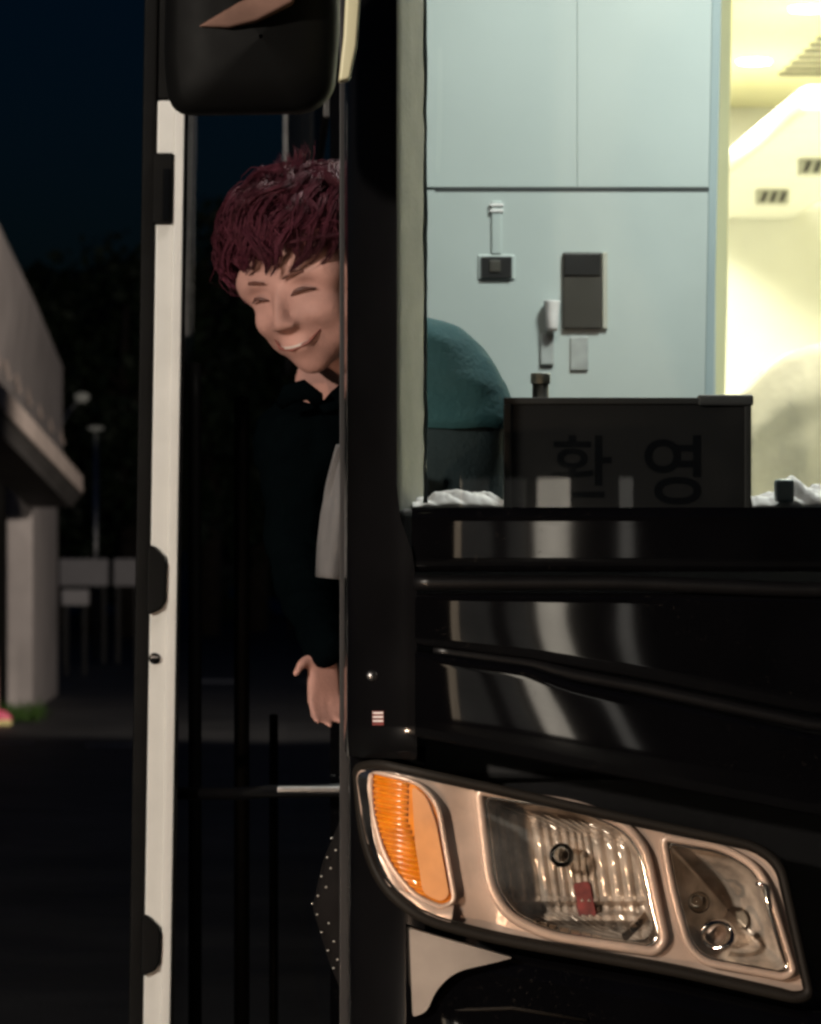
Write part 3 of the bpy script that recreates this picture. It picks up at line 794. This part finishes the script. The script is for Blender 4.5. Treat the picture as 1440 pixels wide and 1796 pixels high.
hand(bm, wrR, at(570, 1262, 5.52) - wrR, (1, .5, -.1), at(518, 1168, 5.48) - at(552, 1166, 5.50), .55, .62, .6)
hand(bm, wrL, (-.1, -.4, -.8), (1, 0, 0), (-.5, -.6, -.4), .8, .9)
person = remesh('person', bm, M['skin'], .0042, None, 5)
import numpy as np
def soften(o, T, it):
    me = o.data; n = len(me.vertices)
    co = np.empty(n * 3); me.vertices.foreach_get('co', co); co = co.reshape(-1, 3)
    ed = np.empty(len(me.edges) * 2, dtype=np.int64); me.edges.foreach_get('vertices', ed); ed = ed.reshape(-1, 2)
    Ti = np.array(T.inverted())
    lc = co @ Ti[:3, :3].T + Ti[:3, 3]
    wgt = ((np.abs(lc[:, 0]) < .1) & (np.abs(lc[:, 1]) < .13) & (lc[:, 2] > -.13)).astype(float)
    nose = np.exp(-((lc[:, 0] / .018) ** 2 + ((lc[:, 2] + .025) / .03) ** 2)) * (lc[:, 1] < -.07)
    lip = np.exp(-((lc[:, 0] / .03) ** 2 + ((lc[:, 2] + .070) / .010) ** 2)) * (lc[:, 1] < -.07)
    wgt *= 1 - .72 * nose - .6 * lip
    deg = np.bincount(ed.ravel(), minlength=n).astype(float)
    for _ in range(it):
        acc = np.zeros_like(co)
        for k in range(3):
            acc[:, k] = np.bincount(ed[:, 0], co[ed[:, 1], k], n) + np.bincount(ed[:, 1], co[ed[:, 0], k], n)
        co += (acc / deg[:, None] - co) * (.6 * wgt)[:, None]
    lc = co @ Ti[:3, :3].T + Ti[:3, 3]
    d_ = np.zeros_like(lc)
    for sx in (-1, 1):
        fr_ = (lc[:, 1] < -.05)
        d_[:, 1] += .0045 * np.exp(-(((lc[:, 0] - sx * .031) / .017) ** 2 + ((lc[:, 2] - .010) / .009) ** 2)) * fr_
        d_[:, 1] -= .0055 * np.exp(-(((lc[:, 0] - sx * .036) / .018) ** 2 + ((lc[:, 2] + .032) / .016) ** 2)) * fr_
        d_[:, 1] += .0022 * np.exp(-(((lc[:, 0] - sx * (.024 + (-lc[:, 2] - .03) * .35)) / .004) ** 2 + ((lc[:, 2] + .050) / .016) ** 2)) * fr_
    Tn = np.array(T); co += d_ @ Tn[:3, :3].T
    me.vertices.foreach_set('co', co.ravel()); me.update()
soften(person, HT, 22)
tag(person, 'smiling person with dark red hair and dark jacket leaning out of the bus doorway', 'person')
def hp(*c_): return HT @ Vector(c_)
for s in (-1, 1):
    tube('eye', M['eye'], person, [hp(s * .016, -.0868, -.001), hp(s * .024, -.0888, .0040), hp(s * .034, -.0860, .0048), hp(s * .046, -.0765, -.001)], [.0010, .0024, .0024, .0008], 6)
    tube('eyebrow', M['brow'], person, [hp(s * .013, -.0890, .0235), hp(s * .026, -.0885, .0270), hp(s * .038, -.0815, .0262), hp(s * .050, -.069, .019)], [.0010, .0024, .0022, .0008], 6)
M['teeth'] = mat('teeth', (.50, .43, .39), .4, var=.05)
tube('teeth', M['teeth'], person, [hp(-.022, -.0865, -.0635), hp(-.010, -.0940, -.0668), hp(0, -.0958, -.0675), hp(.010, -.0940, -.0668), hp(.022, -.0865, -.0635)], [.0008, .0022, .0025, .0022, .0008], 6)
tube('mouth', M['lips'], person, [hp(-.035, -.073, -.054), hp(-.020, -.0905, -.066), hp(0, -.0965, -.070), hp(.020, -.0905, -.066), hp(.035, -.073, -.054)], [.0010, .0024, .0028, .0024, .0010], 6)
# hair: cap plus soft curls lying on a rounded volume
bm = bmesh.new()
HCN = Vector((0, .016, .048)); HRD = Vector((.096, .108, .094))
g = bmesh.ops.create_icosphere(bm, subdivisions=4, radius=1)
bmesh.ops.transform(bm, matrix=Matrix.Translation(HCN) @ Matrix.Diagonal((.088, .101, .086, 1)), verts=g['verts'])
kill = [v for v in bm.verts if v.co.z < .052 - (v.co.y + .02) * .9 - .03 * (v.co.y > .03)]
bmesh.ops.delete(bm, geom=kill, context='VERTS')
for v in bm.verts:
    v.co *= 1 + .05 * mnoise.noise(v.co * 30)
rng = random.Random(3)
crown = Vector((.25, .25, .93)).normalized()
for k in range(620):
    th = rng.uniform(0, 2 * math.pi); ph = math.acos(rng.uniform(-.30, 1))
    n_ = Vector((math.sin(ph) * math.cos(th), math.sin(ph) * math.sin(th), math.cos(ph)))
    if n_.y < -.45 and n_.z < .42: continue
    if n_.z < -.1 and n_.y < .25: continue
    fl = n_ - crown; fl = fl - n_ * fl.dot(n_)
    fl = fl.normalized() if fl.length > 1e-3 else Vector((1, 0, 0))
    sd_ = n_.cross(fl)
    ang = rng.gauss(-.25, .6)
    d = (fl * math.cos(ang) + sd_ * math.sin(ang)).normalized()
    curl = rng.gauss(0, .5); Lg = rng.uniform(.45, .85); R0 = rng.uniform(.90, 1.12); pts = []
    p = n_.copy(); front = n_.y < -.25; Lg *= 1.2 if front else 1
    for s_ in range(8):
        u = s_ / 7
        rad = R0 * (1 + .05 * math.sin(u * 3.1)) - .09 * u * u
        pts.append(HCN + Vector((p.x * HRD.x, p.y * HRD.y, p.z * HRD.z)) * rad)
        sd_ = p.cross(d)
        d = (d + sd_ * curl * .35 * math.cos(u * 5)).normalized()
        p = (p + d * Lg / 7); p.normalize()
        d = (d - p * d.dot(p)).normalized()
        if front and p.y < -.55 and p.z < .10: d = (d + Vector((-.5, 0, .2))).normalized()
    if rng.random() < .32:
        lf = rng.uniform(.05, .20)
        for i_ in range(8): pts[i_] = HCN + (pts[i_] - HCN) * (1 + lf * (i_ / 7) ** 1.5)
    W_ = rng.uniform(.005, .010)
    for q in range(20):
        a_ = rng.uniform(0, 6.28); rr = W_ * math.sqrt(rng.random())
        ox = Vector((math.cos(a_), math.sin(a_) * .7, rng.uniform(-.7, .7))) * rr
        fly = 3.0 if rng.random() < .10 else 1
        r_ = rng.uniform(.0004, .0008); j_ = .0006
        sp = [pts[i_] + ox * (fly if i_ > 3 else 1) * (1.1 - .07 * i_) + Vector((rng.gauss(0, j_), rng.gauss(0, j_), rng.gauss(0, j_))) for i_ in range(8)]
        add_tube(bm, sp, [r_, r_, r_, r_, r_, r_ * .9, r_ * .6, r_ * .15], 3)
for k in range(50):                         # thin wisp standing up
    root = HCN + Vector((.010 + rng.gauss(0, .012), rng.gauss(0, .010), .088))
    add_tube(bm, [root, root + Vector((.004, 0, .012)), root + Vector((.010 + rng.gauss(0, .003), 0, .022)), root + Vector((.014 + rng.gauss(0, .003), 0, rng.uniform(.026, .040)))], [.0006, .0006, .0005, .0002], 3)
bmesh.ops.transform(bm, matrix=HT, verts=bm.verts)
obj('hair', bm, M['hair'], person, True)
# jacket, shirt, trousers
bm = bmesh.new()
chain(bm, [chest + Vector((-.02, 0, .02)), (chest + hip) / 2, hip + Vector((0, 0, .02))], [.125, .135, .14])
chain(bm, [shR, (shR + neck) / 2 + Vector((.02, .02, -.03)), chest + Vector((0, .02, .06)), (shL + neck) / 2], [.058, .075, .10, .075])
chain(bm, [shR, elR, wrR + Vector((.004, 0, .004))], [.050, .042, .028]);
jk = remesh('jacket', bm, M['jacket'], .006, person, 3, 'jacket body and right sleeve, shade put into the colour')
def torso(name, m, prof, Yc, label):
    rows = []
    ys = [prof[0][0] + (prof[-1][0] - prof[0][0]) * i / 30 for i in range(31)]
    for y in ys:
        for (y0, x0, d0), (y1, x1, d1) in zip(prof, prof[1:]):
            if y0 <= y <= y1 + 1e-6: t = (y - y0) / (y1 - y0); xr_ = x0 + (x1 - x0) * t; dp = d0 + (d1 - d0) * t; break
        c_ = at((610 + xr_) / 2, y, Yc); hw = (xr_ - 610) / 2 * Yc / F
        rows.append([c_ + Vector((hw * math.copysign(abs(math.cos(a)) ** .8, math.cos(a)), dp * math.sin(a) + .006 * mnoise.noise(Vector((a * 1.5, y * .02, 2.0))), .004 * mnoise.noise(Vector((a * 2, y * .03, 5.0))))) for a in [2 * math.pi * k / 36 for k in range(36)]])
    return loft(name, m, person, rows, True, 0, label, True)
torso('jacket_shoulder_lit', M['teal'], [(551, 640, .004), (554, 725, .03), (560, 765, .05), (575, 805, .065), (600, 838, .075), (635, 866, .082), (675, 888, .088), (710, 902, .09), (742, 908, .092), (752, 900, .086)], 5.72, 'teal jacket shoulder with the cabin light in its colour')
torso('waist_layer', M['greywear'], [(738, 860, .04), (744, 884, .078), (800, 888, .085), (900, 886, .09), (1000, 880, .09)], 5.72, 'dark grey layer under the teal shoulder')
tx = bpy.data.textures.new('folds', 'CLOUDS'); tx.noise_scale = .05
dm = jk.modifiers.new('folds', 'DISPLACE'); dm.texture = tx; dm.strength = .016; dm.mid_level = .5
def arc_band(name, m, pts, wd, th, parent, label=None):
    bm = bmesh.new(); add_tube(bm, pts, wd, 10, flat=th)
    return obj(name, bm, m, parent, True, label)
arc_band('collar', M['jacket'], [at(490, 712, 5.62), at(508, 690, 5.60), at(534, 684, 5.59), at(552, 696, 5.59), at(560, 714, 5.61)], [.006, .013, .015, .012, .006], .4, person)
arc_band('collar', M['jacket'], [at(564, 718, 5.60), at(592, 700, 5.61), at(625, 676, 5.64)], [.006, .013, .015], .4, person)
rows = []
for j in range(20):
    v = j / 19; y = 780 + 232 * v
    l_ = 592 - 10 * math.sin(v * 3.1) - 36 * v; r_ = 640
    rows.append([at(l_ + (r_ - l_) * i / 8, y + 10 * (i / 8) * v, 5.490 + .012 * math.sin(i * 1.1 + v * 2) + .004 * mnoise.noise(Vector((i, v * 5, 1)))) for i in range(9)])
loft('shirt', M['shirt'], person, rows, True, .004, 'pale shirt tail below the jacket')
bm = bmesh.new()
for i in (0, 1):
    chain(bm, [hip + Vector((-.08 + .16 * i, 0, -.02)), kn[i], an[i] + Vector((0, 0, .03))], [.105, .075, .058])
chain(bm, [hip + Vector((-.08, 0, 0)), hip, hip + Vector((.08, 0, 0))], [.11, .115, .11])
remesh('trousers', bm, M['trousers'], .008, person, 3)
for i in (0, 1):
    bm = bmesh.new()
    chain(bm, [an[i] + Vector((0, .03, -.035)), an[i] + Vector((0, -.06, -.036)), an[i] + Vector((-.01, -.17, -.040))], [.040, .042, .032])
    remesh('shoe', bm, M['black_plastic'], .006, person, 2)

# dotted cloth bag in the doorway
bag = empty('dotted_bag', at(600, 1735, 5.45)); tag(bag, 'black cloth bag with pale dots hanging at the bottom of the doorway', 'bag')
bp_ = [(602, 1425), (640, 1430), (650, 1600), (630, 1745), (600, 1742), (578, 1690), (548, 1592), (566, 1510)]
bpts = rpoly(bp_, 10, 3)
rows = []
for s, Y in ((.02, 5.43), (.5, 5.433), (.85, 5.442), (1.0, 5.465), (.9, 5.49), (.02, 5.50)):
    rows.append([at(p.x, p.y, Y) for p in offs(bpts, s)])
loft('bag_body', M['dotcloth'], bag, rows, True, 0, None, True)
bm = bmesh.new()
for (x, y) in ((582, 1470), (589, 1491), (574, 1504), (580, 1523), (564, 1537), (590, 1543), (572, 1556), (558, 1571), (588, 1574), (548, 1585), (572, 1589), (556, 1604), (591, 1605), (577, 1619), (564, 1635), (586, 1651), (575, 1667), (592, 1683), (585, 1698), (600, 1500), (602, 1620), (600, 1560)):
    add_ell(bm, at(x, y, 5.4365 + .012 * max(0, (575 - x) / 30)), (.0017, .0012, .0014), sub=1)
obj('dot', bm, M['dot'], bag, True)['kind'] = 'stuff'
tube('bag_strap', M['dotcloth'], bag, [at(604, 1440, 5.46), at(612, 1300, 5.48), at(640, 1150, 5.52), at(680, 1000, 5.6)], .006, 6)

# the second person, beyond the left edge: only a shoe and shin reach the frame
def simple_person(x, Y):
    b = at(x, 0, Y); X = b.x
    def q(dx_, dy, z): return Vector((X + dx_, Y + dy, z))
    bm = bmesh.new()
    T = Matrix.Translation(q(-.30, 0, 1.52)) @ Matrix.Rotation(R(60), 4, 'Z')
    head_shapes(bm, T)
    chain(bm, [q(-.30, .02, 1.44), q(-.30, .02, 1.36), q(-.30, 0, 1.15)], [.05, .05, .10])
    chain(bm, [q(-.30, 0, 1.25), q(-.30, 0, 1.05), q(-.30, 0, .88)], [.13, .12, .13])
    for s in (-1, 1):
        chain(bm, [q(-.30 + s * .02, s * .17, 1.30), q(-.30, s * .21, 1.05), q(-.06, s * .20, .82)], [.045, .038, .028])
        hand(bm, q(-.06, s * .20, .82), (0.1, 0, -1), (1, 0, 0), (.8, 0, -.5), .4, .9)
    chain(bm, [q(-.08, -.08, .84), q(-.03, -.09, .46), q(.0, -.09, .10)], [.085, .06, .040])
    chain(bm, [q(-.14, .08, .84), q(-.16, .09, .46), q(-.18, .09, .10)], [.085, .06, .040])
    p = remesh('person', bm, M['skin'], .010, None, 2)
    tag(p, 'person at the left edge by the shed, only shin and pink shoe in view', 'person')
    bm = bmesh.new()
    chain(bm, [q(-.30, 0, 1.26), q(-.30, 0, 1.05), q(-.30, 0, .80)], [.15, .15, .16])
    for s in (-1, 1): chain(bm, [q(-.30, s * .17, 1.30), q(-.30, s * .21, 1.08)], [.065, .06])
    remesh('shirt', bm, M['shirt'], .012, p)
    bm = bmesh.new()
    for a_, z in ((-.08, -.08), (-.14, .08)): chain(bm, [q(a_, z, .84), q(a_ + .03, z, .50)], [.11, .085])
    remesh('shorts', bm, M['trousers'], .012, p)
    for (a_, z) in ((0, -.09), (-.18, .09)):
        bm = bmesh.new(); chain(bm, [q(a_ - .04, z, .055), q(a_ + .04, z, .06), q(a_ + .085, z, .050)], [.05, .05, .038])
        sh_ = remesh('shoe', bm, M['pink'], .008, p)
        bm = bmesh.new(); box(bm, X + a_ - .085, X + a_ + .12, Y + z - .046, Y + z + .046, .004, .045)
        so_ = obj('sole', bm, M['yellow'], sh_); bev(so_, .012)
    bm = bmesh.new()
    g = bmesh.ops.create_icosphere(bm, subdivisions=3, radius=1)
    bmesh.ops.transform(bm, matrix=T @ Matrix.Translation((0, .02, .045)) @ Matrix.Diagonal((.085, .10, .09, 1)), verts=g['verts'])
    obj('hair', bm, M['trousers'], p, True)
M['pink'] = mat('pink_shoe', (.90, .14, .24), .4, var=.15)
M['yellow'] = mat('yellow_sole', (.92, .80, .35), .4, var=.1)
simple_person(-12, 28.6)

# ------------------------------------------------------------------ shed, boards, lamps
shed = empty('shed', at(40, 1245, 32)); tag(shed, 'low pale shed with sloping eave at the left edge', 'shed')
def vpoly(name, m, parent, plan, z0, z1):
    bm = bmesh.new()
    a = [bm.verts.new((*p, z0)) for p in plan]; b = [bm.verts.new((*p, z1)) for p in plan]
    bm.faces.new(a[::-1]); bm.faces.new(b)
    n = len(plan)
    for i in range(n): bm.faces.new([a[i], a[(i + 1) % n], b[(i + 1) % n], b[i]])
    o = obj(name, bm, m, parent); bev(o, .01)
    return o
P2 = lambda px, Y: tuple(at(px, 0, Y).xy)
vpoly('corner_pillar', M['shed'], shed, [P2(57, 31.0), P2(101, 34.5), P2(40, 35.5), P2(12, 30.98)], 0, 1.90)
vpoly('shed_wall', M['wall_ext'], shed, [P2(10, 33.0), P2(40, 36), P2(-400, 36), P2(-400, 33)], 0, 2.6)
prism('eave', M['shed2'], shed, [at(-60, 600, 24.5), at(145, 834, 30.4), at(146, 866, 30.4), at(-60, 650, 24.5)], Vector((-.25, .4, 0)), .01)
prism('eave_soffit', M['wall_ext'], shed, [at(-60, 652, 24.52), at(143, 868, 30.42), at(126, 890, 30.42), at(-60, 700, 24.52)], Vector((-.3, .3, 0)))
prism('upper_wall', M['shed'], shed, [at(-60, 268, 28), at(60, 520, 32), at(110, 640, 35), at(110, 800, 35), at(-60, 600, 28)], Vector((-.6, .8, 0)), .02)
for k in range(9):
    t_ = k / 8
    prism('roof_batten', M['shed2'], shed, [at(-50 + 150 * t_, 560 + 190 * t_, 27.6 + 7.2 * t_), at(-44 + 150 * t_, 560 + 190 * t_, 27.6 + 7.2 * t_), at(-36 + 150 * t_, 600 + 180 * t_, 27.5 + 7.2 * t_), at(-42 + 150 * t_, 600 + 180 * t_, 27.5 + 7.2 * t_)], .05)
def board(px0, px1, py0, py1, Y, label):
    b = empty('barrier_board', Vector((*at((px0 + px1) / 2, 0, Y).xy, 0))); tag(b, label, 'board')
    pbox('board_panel', M['panel'], b, px0, px1, py0, py1, Y, .05, .01)
    zt_ = at(0, py1, Y).z
    for px in (px0 + 8, px1 - 8):
        X = at(px, 0, Y).x
        boxo('board_leg', M['satin_black'], b, X - .02, X + .02, Y + .051, Y + .09, 0, zt_ + .1)
board(104, 190, 980, 1028, 44, 'wide pale board just right of the shed pillar')
board(199, 247, 980, 1028, 44, 'square pale board next to the white door edge')
board(108, 156, 1034, 1062, 40, 'small low pale board under the wide one')
M['dimlamp'] = mat('dim_lamp_face', (.28, .28, .25), .5, emit=(1, .95, .8), es=.05)
lp = empty('garden_lamp', Vector((*at(168, 0, 46).xy, 0))); tag(lp, 'thin garden lamp post with flat pale head beyond the shed', 'lamp')
c = at(168, 0, 46); zt_ = at(0, 752, 46).z
tube('lamp_pole', M['metal'], lp, [Vector((c.x, 46, 0)), Vector((c.x, 46, zt_))], .022, 8)
lathe('lamp_head', M['dimlamp'], lp, Vector((c.x, 46, zt_)), [(.03, -.02), (.085, 0), (.07, .02), (.02, .028)], 16)
c = at(144, 697, 37)
lb = empty('wall_lamp', c); tag(lb, 'small pale lamp on a bracket at the far end of the shed', 'lamp')
lathe('lamp_head', M['dimlamp'], lb, c, [(.03, -.04), (.065, 0), (.05, .03), (.01, .04)], 16)
tube('lamp_bracket', M['metal'], lb, [c, c + Vector((-.1, 0, -.1)), at(110, 740, 36.2)], .012, 6)

# grass at the foot of the shed
bm = bmesh.new(); rg = random.Random(5)
for k in range(900):
    Y = rg.uniform(29.2, 31.6); px = rg.gauss(10, 45)
    if px > 95 - rg.random() * 40: continue
    b = Vector((*at(px, 0, Y).xy, 0)); h = rg.uniform(.03, .11); a = rg.uniform(0, 6.28); d = Vector((math.cos(a), math.sin(a), 0))
    v = [bm.verts.new(b - d * .008), bm.verts.new(b + d * .008), bm.verts.new(b + Vector((rg.gauss(0, .03), rg.gauss(0, .03), h)))]
    bm.faces.new(v)
tag(obj('grass', bm, M['grass']), 'sparse green grass at the foot of the shed pillar', 'grass', kind='stuff')

# trees: dark skyline
def tree(px, Y, top_py, rw, label, seed):
    rg = random.Random(seed)
    base = Vector((*at(px, 0, Y).xy, 0)); H = at(0, top_py, Y).z
    t = empty('tree', base); tag(t, label, 'tree', 'dark trees behind the lot')
    bm = bmesh.new()
    add_tube(bm, [base, base + Vector((.05, 0, H * .3)), base + Vector((-.05, .1, H * .6)), base + Vector((0, 0, H * .85))], [.16, .13, .09, .03], 8)
    limbs = []
    for k in range(9):
        z = H * rg.uniform(.25, .75); a = rg.uniform(0, 6.28); l = rw * rg.uniform(.5, .9)
        e_ = base + Vector((math.cos(a) * l, math.sin(a) * l, z + l * .5))
        limbs.append(e_)
        add_tube(bm, [base + Vector((0, 0, z)), (base + Vector((0, 0, z)) + e_) / 2 + Vector((0, 0, .1)), e_], [.06, .04, .015], 5)
    obj('trunk', bm, M['bark'], t, True)
    bm = bmesh.new()
    cl = [base + Vector((rg.gauss(0, rw * .45), rg.gauss(0, rw * .45), H * rg.uniform(.25, .93))) for _ in range(34)] + limbs
    for c_ in cl:
        r_ = rw * rg.uniform(.22, .42)
        for _ in range(75):
            d = Vector((rg.gauss(0, 1), rg.gauss(0, 1), rg.gauss(0, .8))).normalized() * r_ * rg.random() ** .5
            p = c_ + d; s = rg.uniform(.06, .14)
            if p.z > H: p.z = H - rg.random() * .2
            u = Vector((rg.gauss(0, 1), rg.gauss(0, 1), rg.gauss(0, 1))).normalized() * s
            v = u.cross(Vector((rg.gauss(0, 1), rg.gauss(0, 1), rg.gauss(0, 1))).normalized()) * .6
            bm.faces.new([bm.verts.new(p + u), bm.verts.new(p + v), bm.verts.new(p - u), bm.verts.new(p - v)])
    obj('crown', bm, M['leaf'], t)
for i, (px, Y, tp, rw, lb_) in enumerate((
    (30, 58, 466, 1.1, 'dark tree whose crown starts right behind the shed roof'),
    (100, 62, 452, 1.3, 'dark tree with a low crown between shed and door edge'),
    (160, 60, 440, 1.3, 'dark tree with a rounded crown top in the gap left of the door edge'),
    (222, 57, 432, 1.2, 'tallest dark tree directly left of the white door edge'),
    (300, 60, 400, 1.4, 'dark tree crown hidden mostly behind the white door edge'),
    (365, 58, 325, 1.4, 'tall dark tree seen through the doorway left of the leaning head'),
    (450, 61, 420, 1.5, 'dark tree behind the leaning person'))):
    tree(px, Y, tp, rw, lb_, 11 + i)
# hedge behind as one far wood
bm = bmesh.new(); rg = random.Random(9)
for k in range(5200):
    Y = rg.uniform(70, 78); px = rg.uniform(-120, 560); zt_ = at(0, 490 + 25 * mnoise.noise(Vector((px * .02, 0, 0))), Y).z
    p = Vector((at(px, 0, Y).x, Y, zt_ * rg.random() ** .55)); s = rg.uniform(.15, .35)
    u = Vector((rg.gauss(0, 1), rg.gauss(0, 1), rg.gauss(0, 1))).normalized() * s
    v = u.cross(Vector((rg.gauss(0, 1), rg.gauss(0, 1), rg.gauss(0, 1))).normalized())
    bm.faces.new([bm.verts.new(p + u), bm.verts.new(p + v), bm.verts.new(p - u), bm.verts.new(p - v)])
tag(obj('wood', bm, M['leaf']), 'far dark wood closing the lot', 'wood', kind='stuff')

# ------------------------------------------------------------------ behind the camera: added lit entrance; added unseen lamps that light the lot
hall = empty('added_entrance_hall', (0, -9, 0)); tag(hall, 'added unseen hall whose lit panes reflect in the bus front', 'building')
boxo('hall_wall', M['wall_ext'], hall, -9, 6, -9.4, -9.05, 0, 5.5)
def lit(name, col, s):
    m = mat(name, (.5, .48, .42), .3, emit=col, es=s)
    t = m.node_tree; b = t.nodes['Principled BSDF']; tc = t.nodes.new('ShaderNodeTexCoord')
    mp_ = t.nodes.new('ShaderNodeMapping'); mp_.inputs['Scale'].default_value = (7, 7, .8)
    n = t.nodes.new('ShaderNodeTexNoise'); n.inputs['Scale'].default_value = 1; n.inputs['Detail'].default_value = 5
    t.links.new(tc.outputs['Object'], mp_.inputs['Vector']); t.links.new(mp_.outputs[0], n.inputs['Vector'])
    r_ = t.nodes.new('ShaderNodeMapRange'); r_.inputs['From Min'].default_value = .35; r_.inputs['From Max'].default_value = .65
    r_.inputs['To Min'].default_value = s * .75; r_.inputs['To Max'].default_value = s * 1.1
    t.links.new(n.outputs['Fac'], r_.inputs['Value']); t.links.new(r_.outputs[0], b.inputs['Emission Strength'])
    return m
M['lit_a'] = lit('added_pane_bright', (1, .90, .74), 5.2)
M['lit_d'] = lit('added_pane_mid', (1, .95, .85), 1.1)
M['lit_b'] = lit('added_pane_dim', (1, .95, .85), .30)
M['lit_c'] = lit('added_pane_warm', (1, .78, .55), 2.0)
for x0, x1, m_ in ((-.225, -.145, 'lit_d'), (-.73, -.53, 'lit_a'), (-.93, -.80, 'lit_b'), (-1.26, -1.03, 'lit_b'), (-1.48, -1.28, 'lit_c')):  # panes added and placed for their reflections in the bus front
    boxo('added_lit_pane', M[m_], hall, x0, x1, -9.05, -9.0, .10, 2.25, .004)
# added lamps on poles, out of view
def lamp_post(name, loc, aim, power, col, size, label):
    L = Vector(loc)
    e_ = empty(name, (L.x, L.y, 0)); tag(e_, label, 'lamp')
    tube('lamp_pole', M['metal'], e_, [Vector((L.x, L.y - .25, 0)), Vector((L.x, L.y - .25, L.z + .1))], .05, 10)
    bm = bmesh.new(); box(bm, L.x - size, L.x + size, L.y - .22, L.y - .08, L.z - size * .7, L.z + size * .7)
    bev(obj('lamp_head', bm, M['satin_black'], e_), .02)
    d = Vector(aim) - L
    a_ = area(name + '_light', L, power, col, size * 1.6, d.to_track_quat('-Z', 'Y').to_euler())
    return a_
lamp_post('added_flood_lamp', (-5.0, -1.0, 3.1), (.1, 5.5, 1.2), 600, (1, .89, .76), .22, 'added unseen flood lamp lighting the bus front')  # added key light, unseen, for door edge and face
bl_ = empty('added_bollard_lamp', (-.9, 3.45, 0)); tag(bl_, 'added unseen low lamp warming the headlight', 'lamp')  # added low light, unseen, for the warm tone on the headlight
lathe('bollard_post', M['satin_black'], bl_, Vector((-.9, 3.35, 0)), [(.05, 0), (.05, .5), (.06, .51), (.06, .56), (.02, .58)], 16)
lathe('bollard_lens', M['dimlamp'], bl_, Vector((-.9, 3.42, .33)), [(.03, 0), (.03, .04)], 12)
sp_ = bpy.data.lights.new('added_bollard_light', 'SPOT'); sp_.energy = 62; sp_.color = (1, .68, .46); sp_.spot_size = R(70); sp_.spot_blend = .9; sp_.shadow_soft_size = .03
so2 = bpy.data.objects.new('added_bollard_light', sp_); COL.objects.link(so2); so2.location = (-.9, 3.47, .36)
so2.rotation_euler = (Vector((.25, 5.0, .62)) - Vector((-.9, 3.47, .36))).to_track_quat('-Z', 'Y').to_euler()
sl = lamp_post('street_lamp', (3.2, 22.5, 2.5), (-1.5, 33.0, 1.0), 0, (1, .88, .78), .25, 'added unseen street lamp that lights the shed')  # added behind the bus, unseen, to brighten the shed
bpy.data.objects.remove(sl)
sp3 = bpy.data.lights.new('street_lamp_light', 'SPOT'); sp3.energy = 1250; sp3.color = (1, .88, .78); sp3.spot_size = R(56); sp3.spot_blend = .5; sp3.shadow_soft_size = .12
so3 = bpy.data.objects.new('street_lamp_light', sp3); COL.objects.link(so3); so3.location = (3.2, 22.5, 2.4)
so3.rotation_euler = (Vector((-1.6, 33.5, 1.1)) - Vector(so3.location)).to_track_quat('-Z', 'Y').to_euler()

# ------------------------------------------------------------------ origins of one-mesh things at their base
for o in list(COL.objects):
    if o.type == 'MESH' and o.parent is None and not o.children and not o.get('kind'):
        vs_ = [v.co for v in o.data.vertices]
        c = Vector((sum(v.x for v in vs_) / len(vs_), sum(v.y for v in vs_) / len(vs_), min(v.z for v in vs_)))
        o.data.transform(Matrix.Translation(-c)); o.location = c
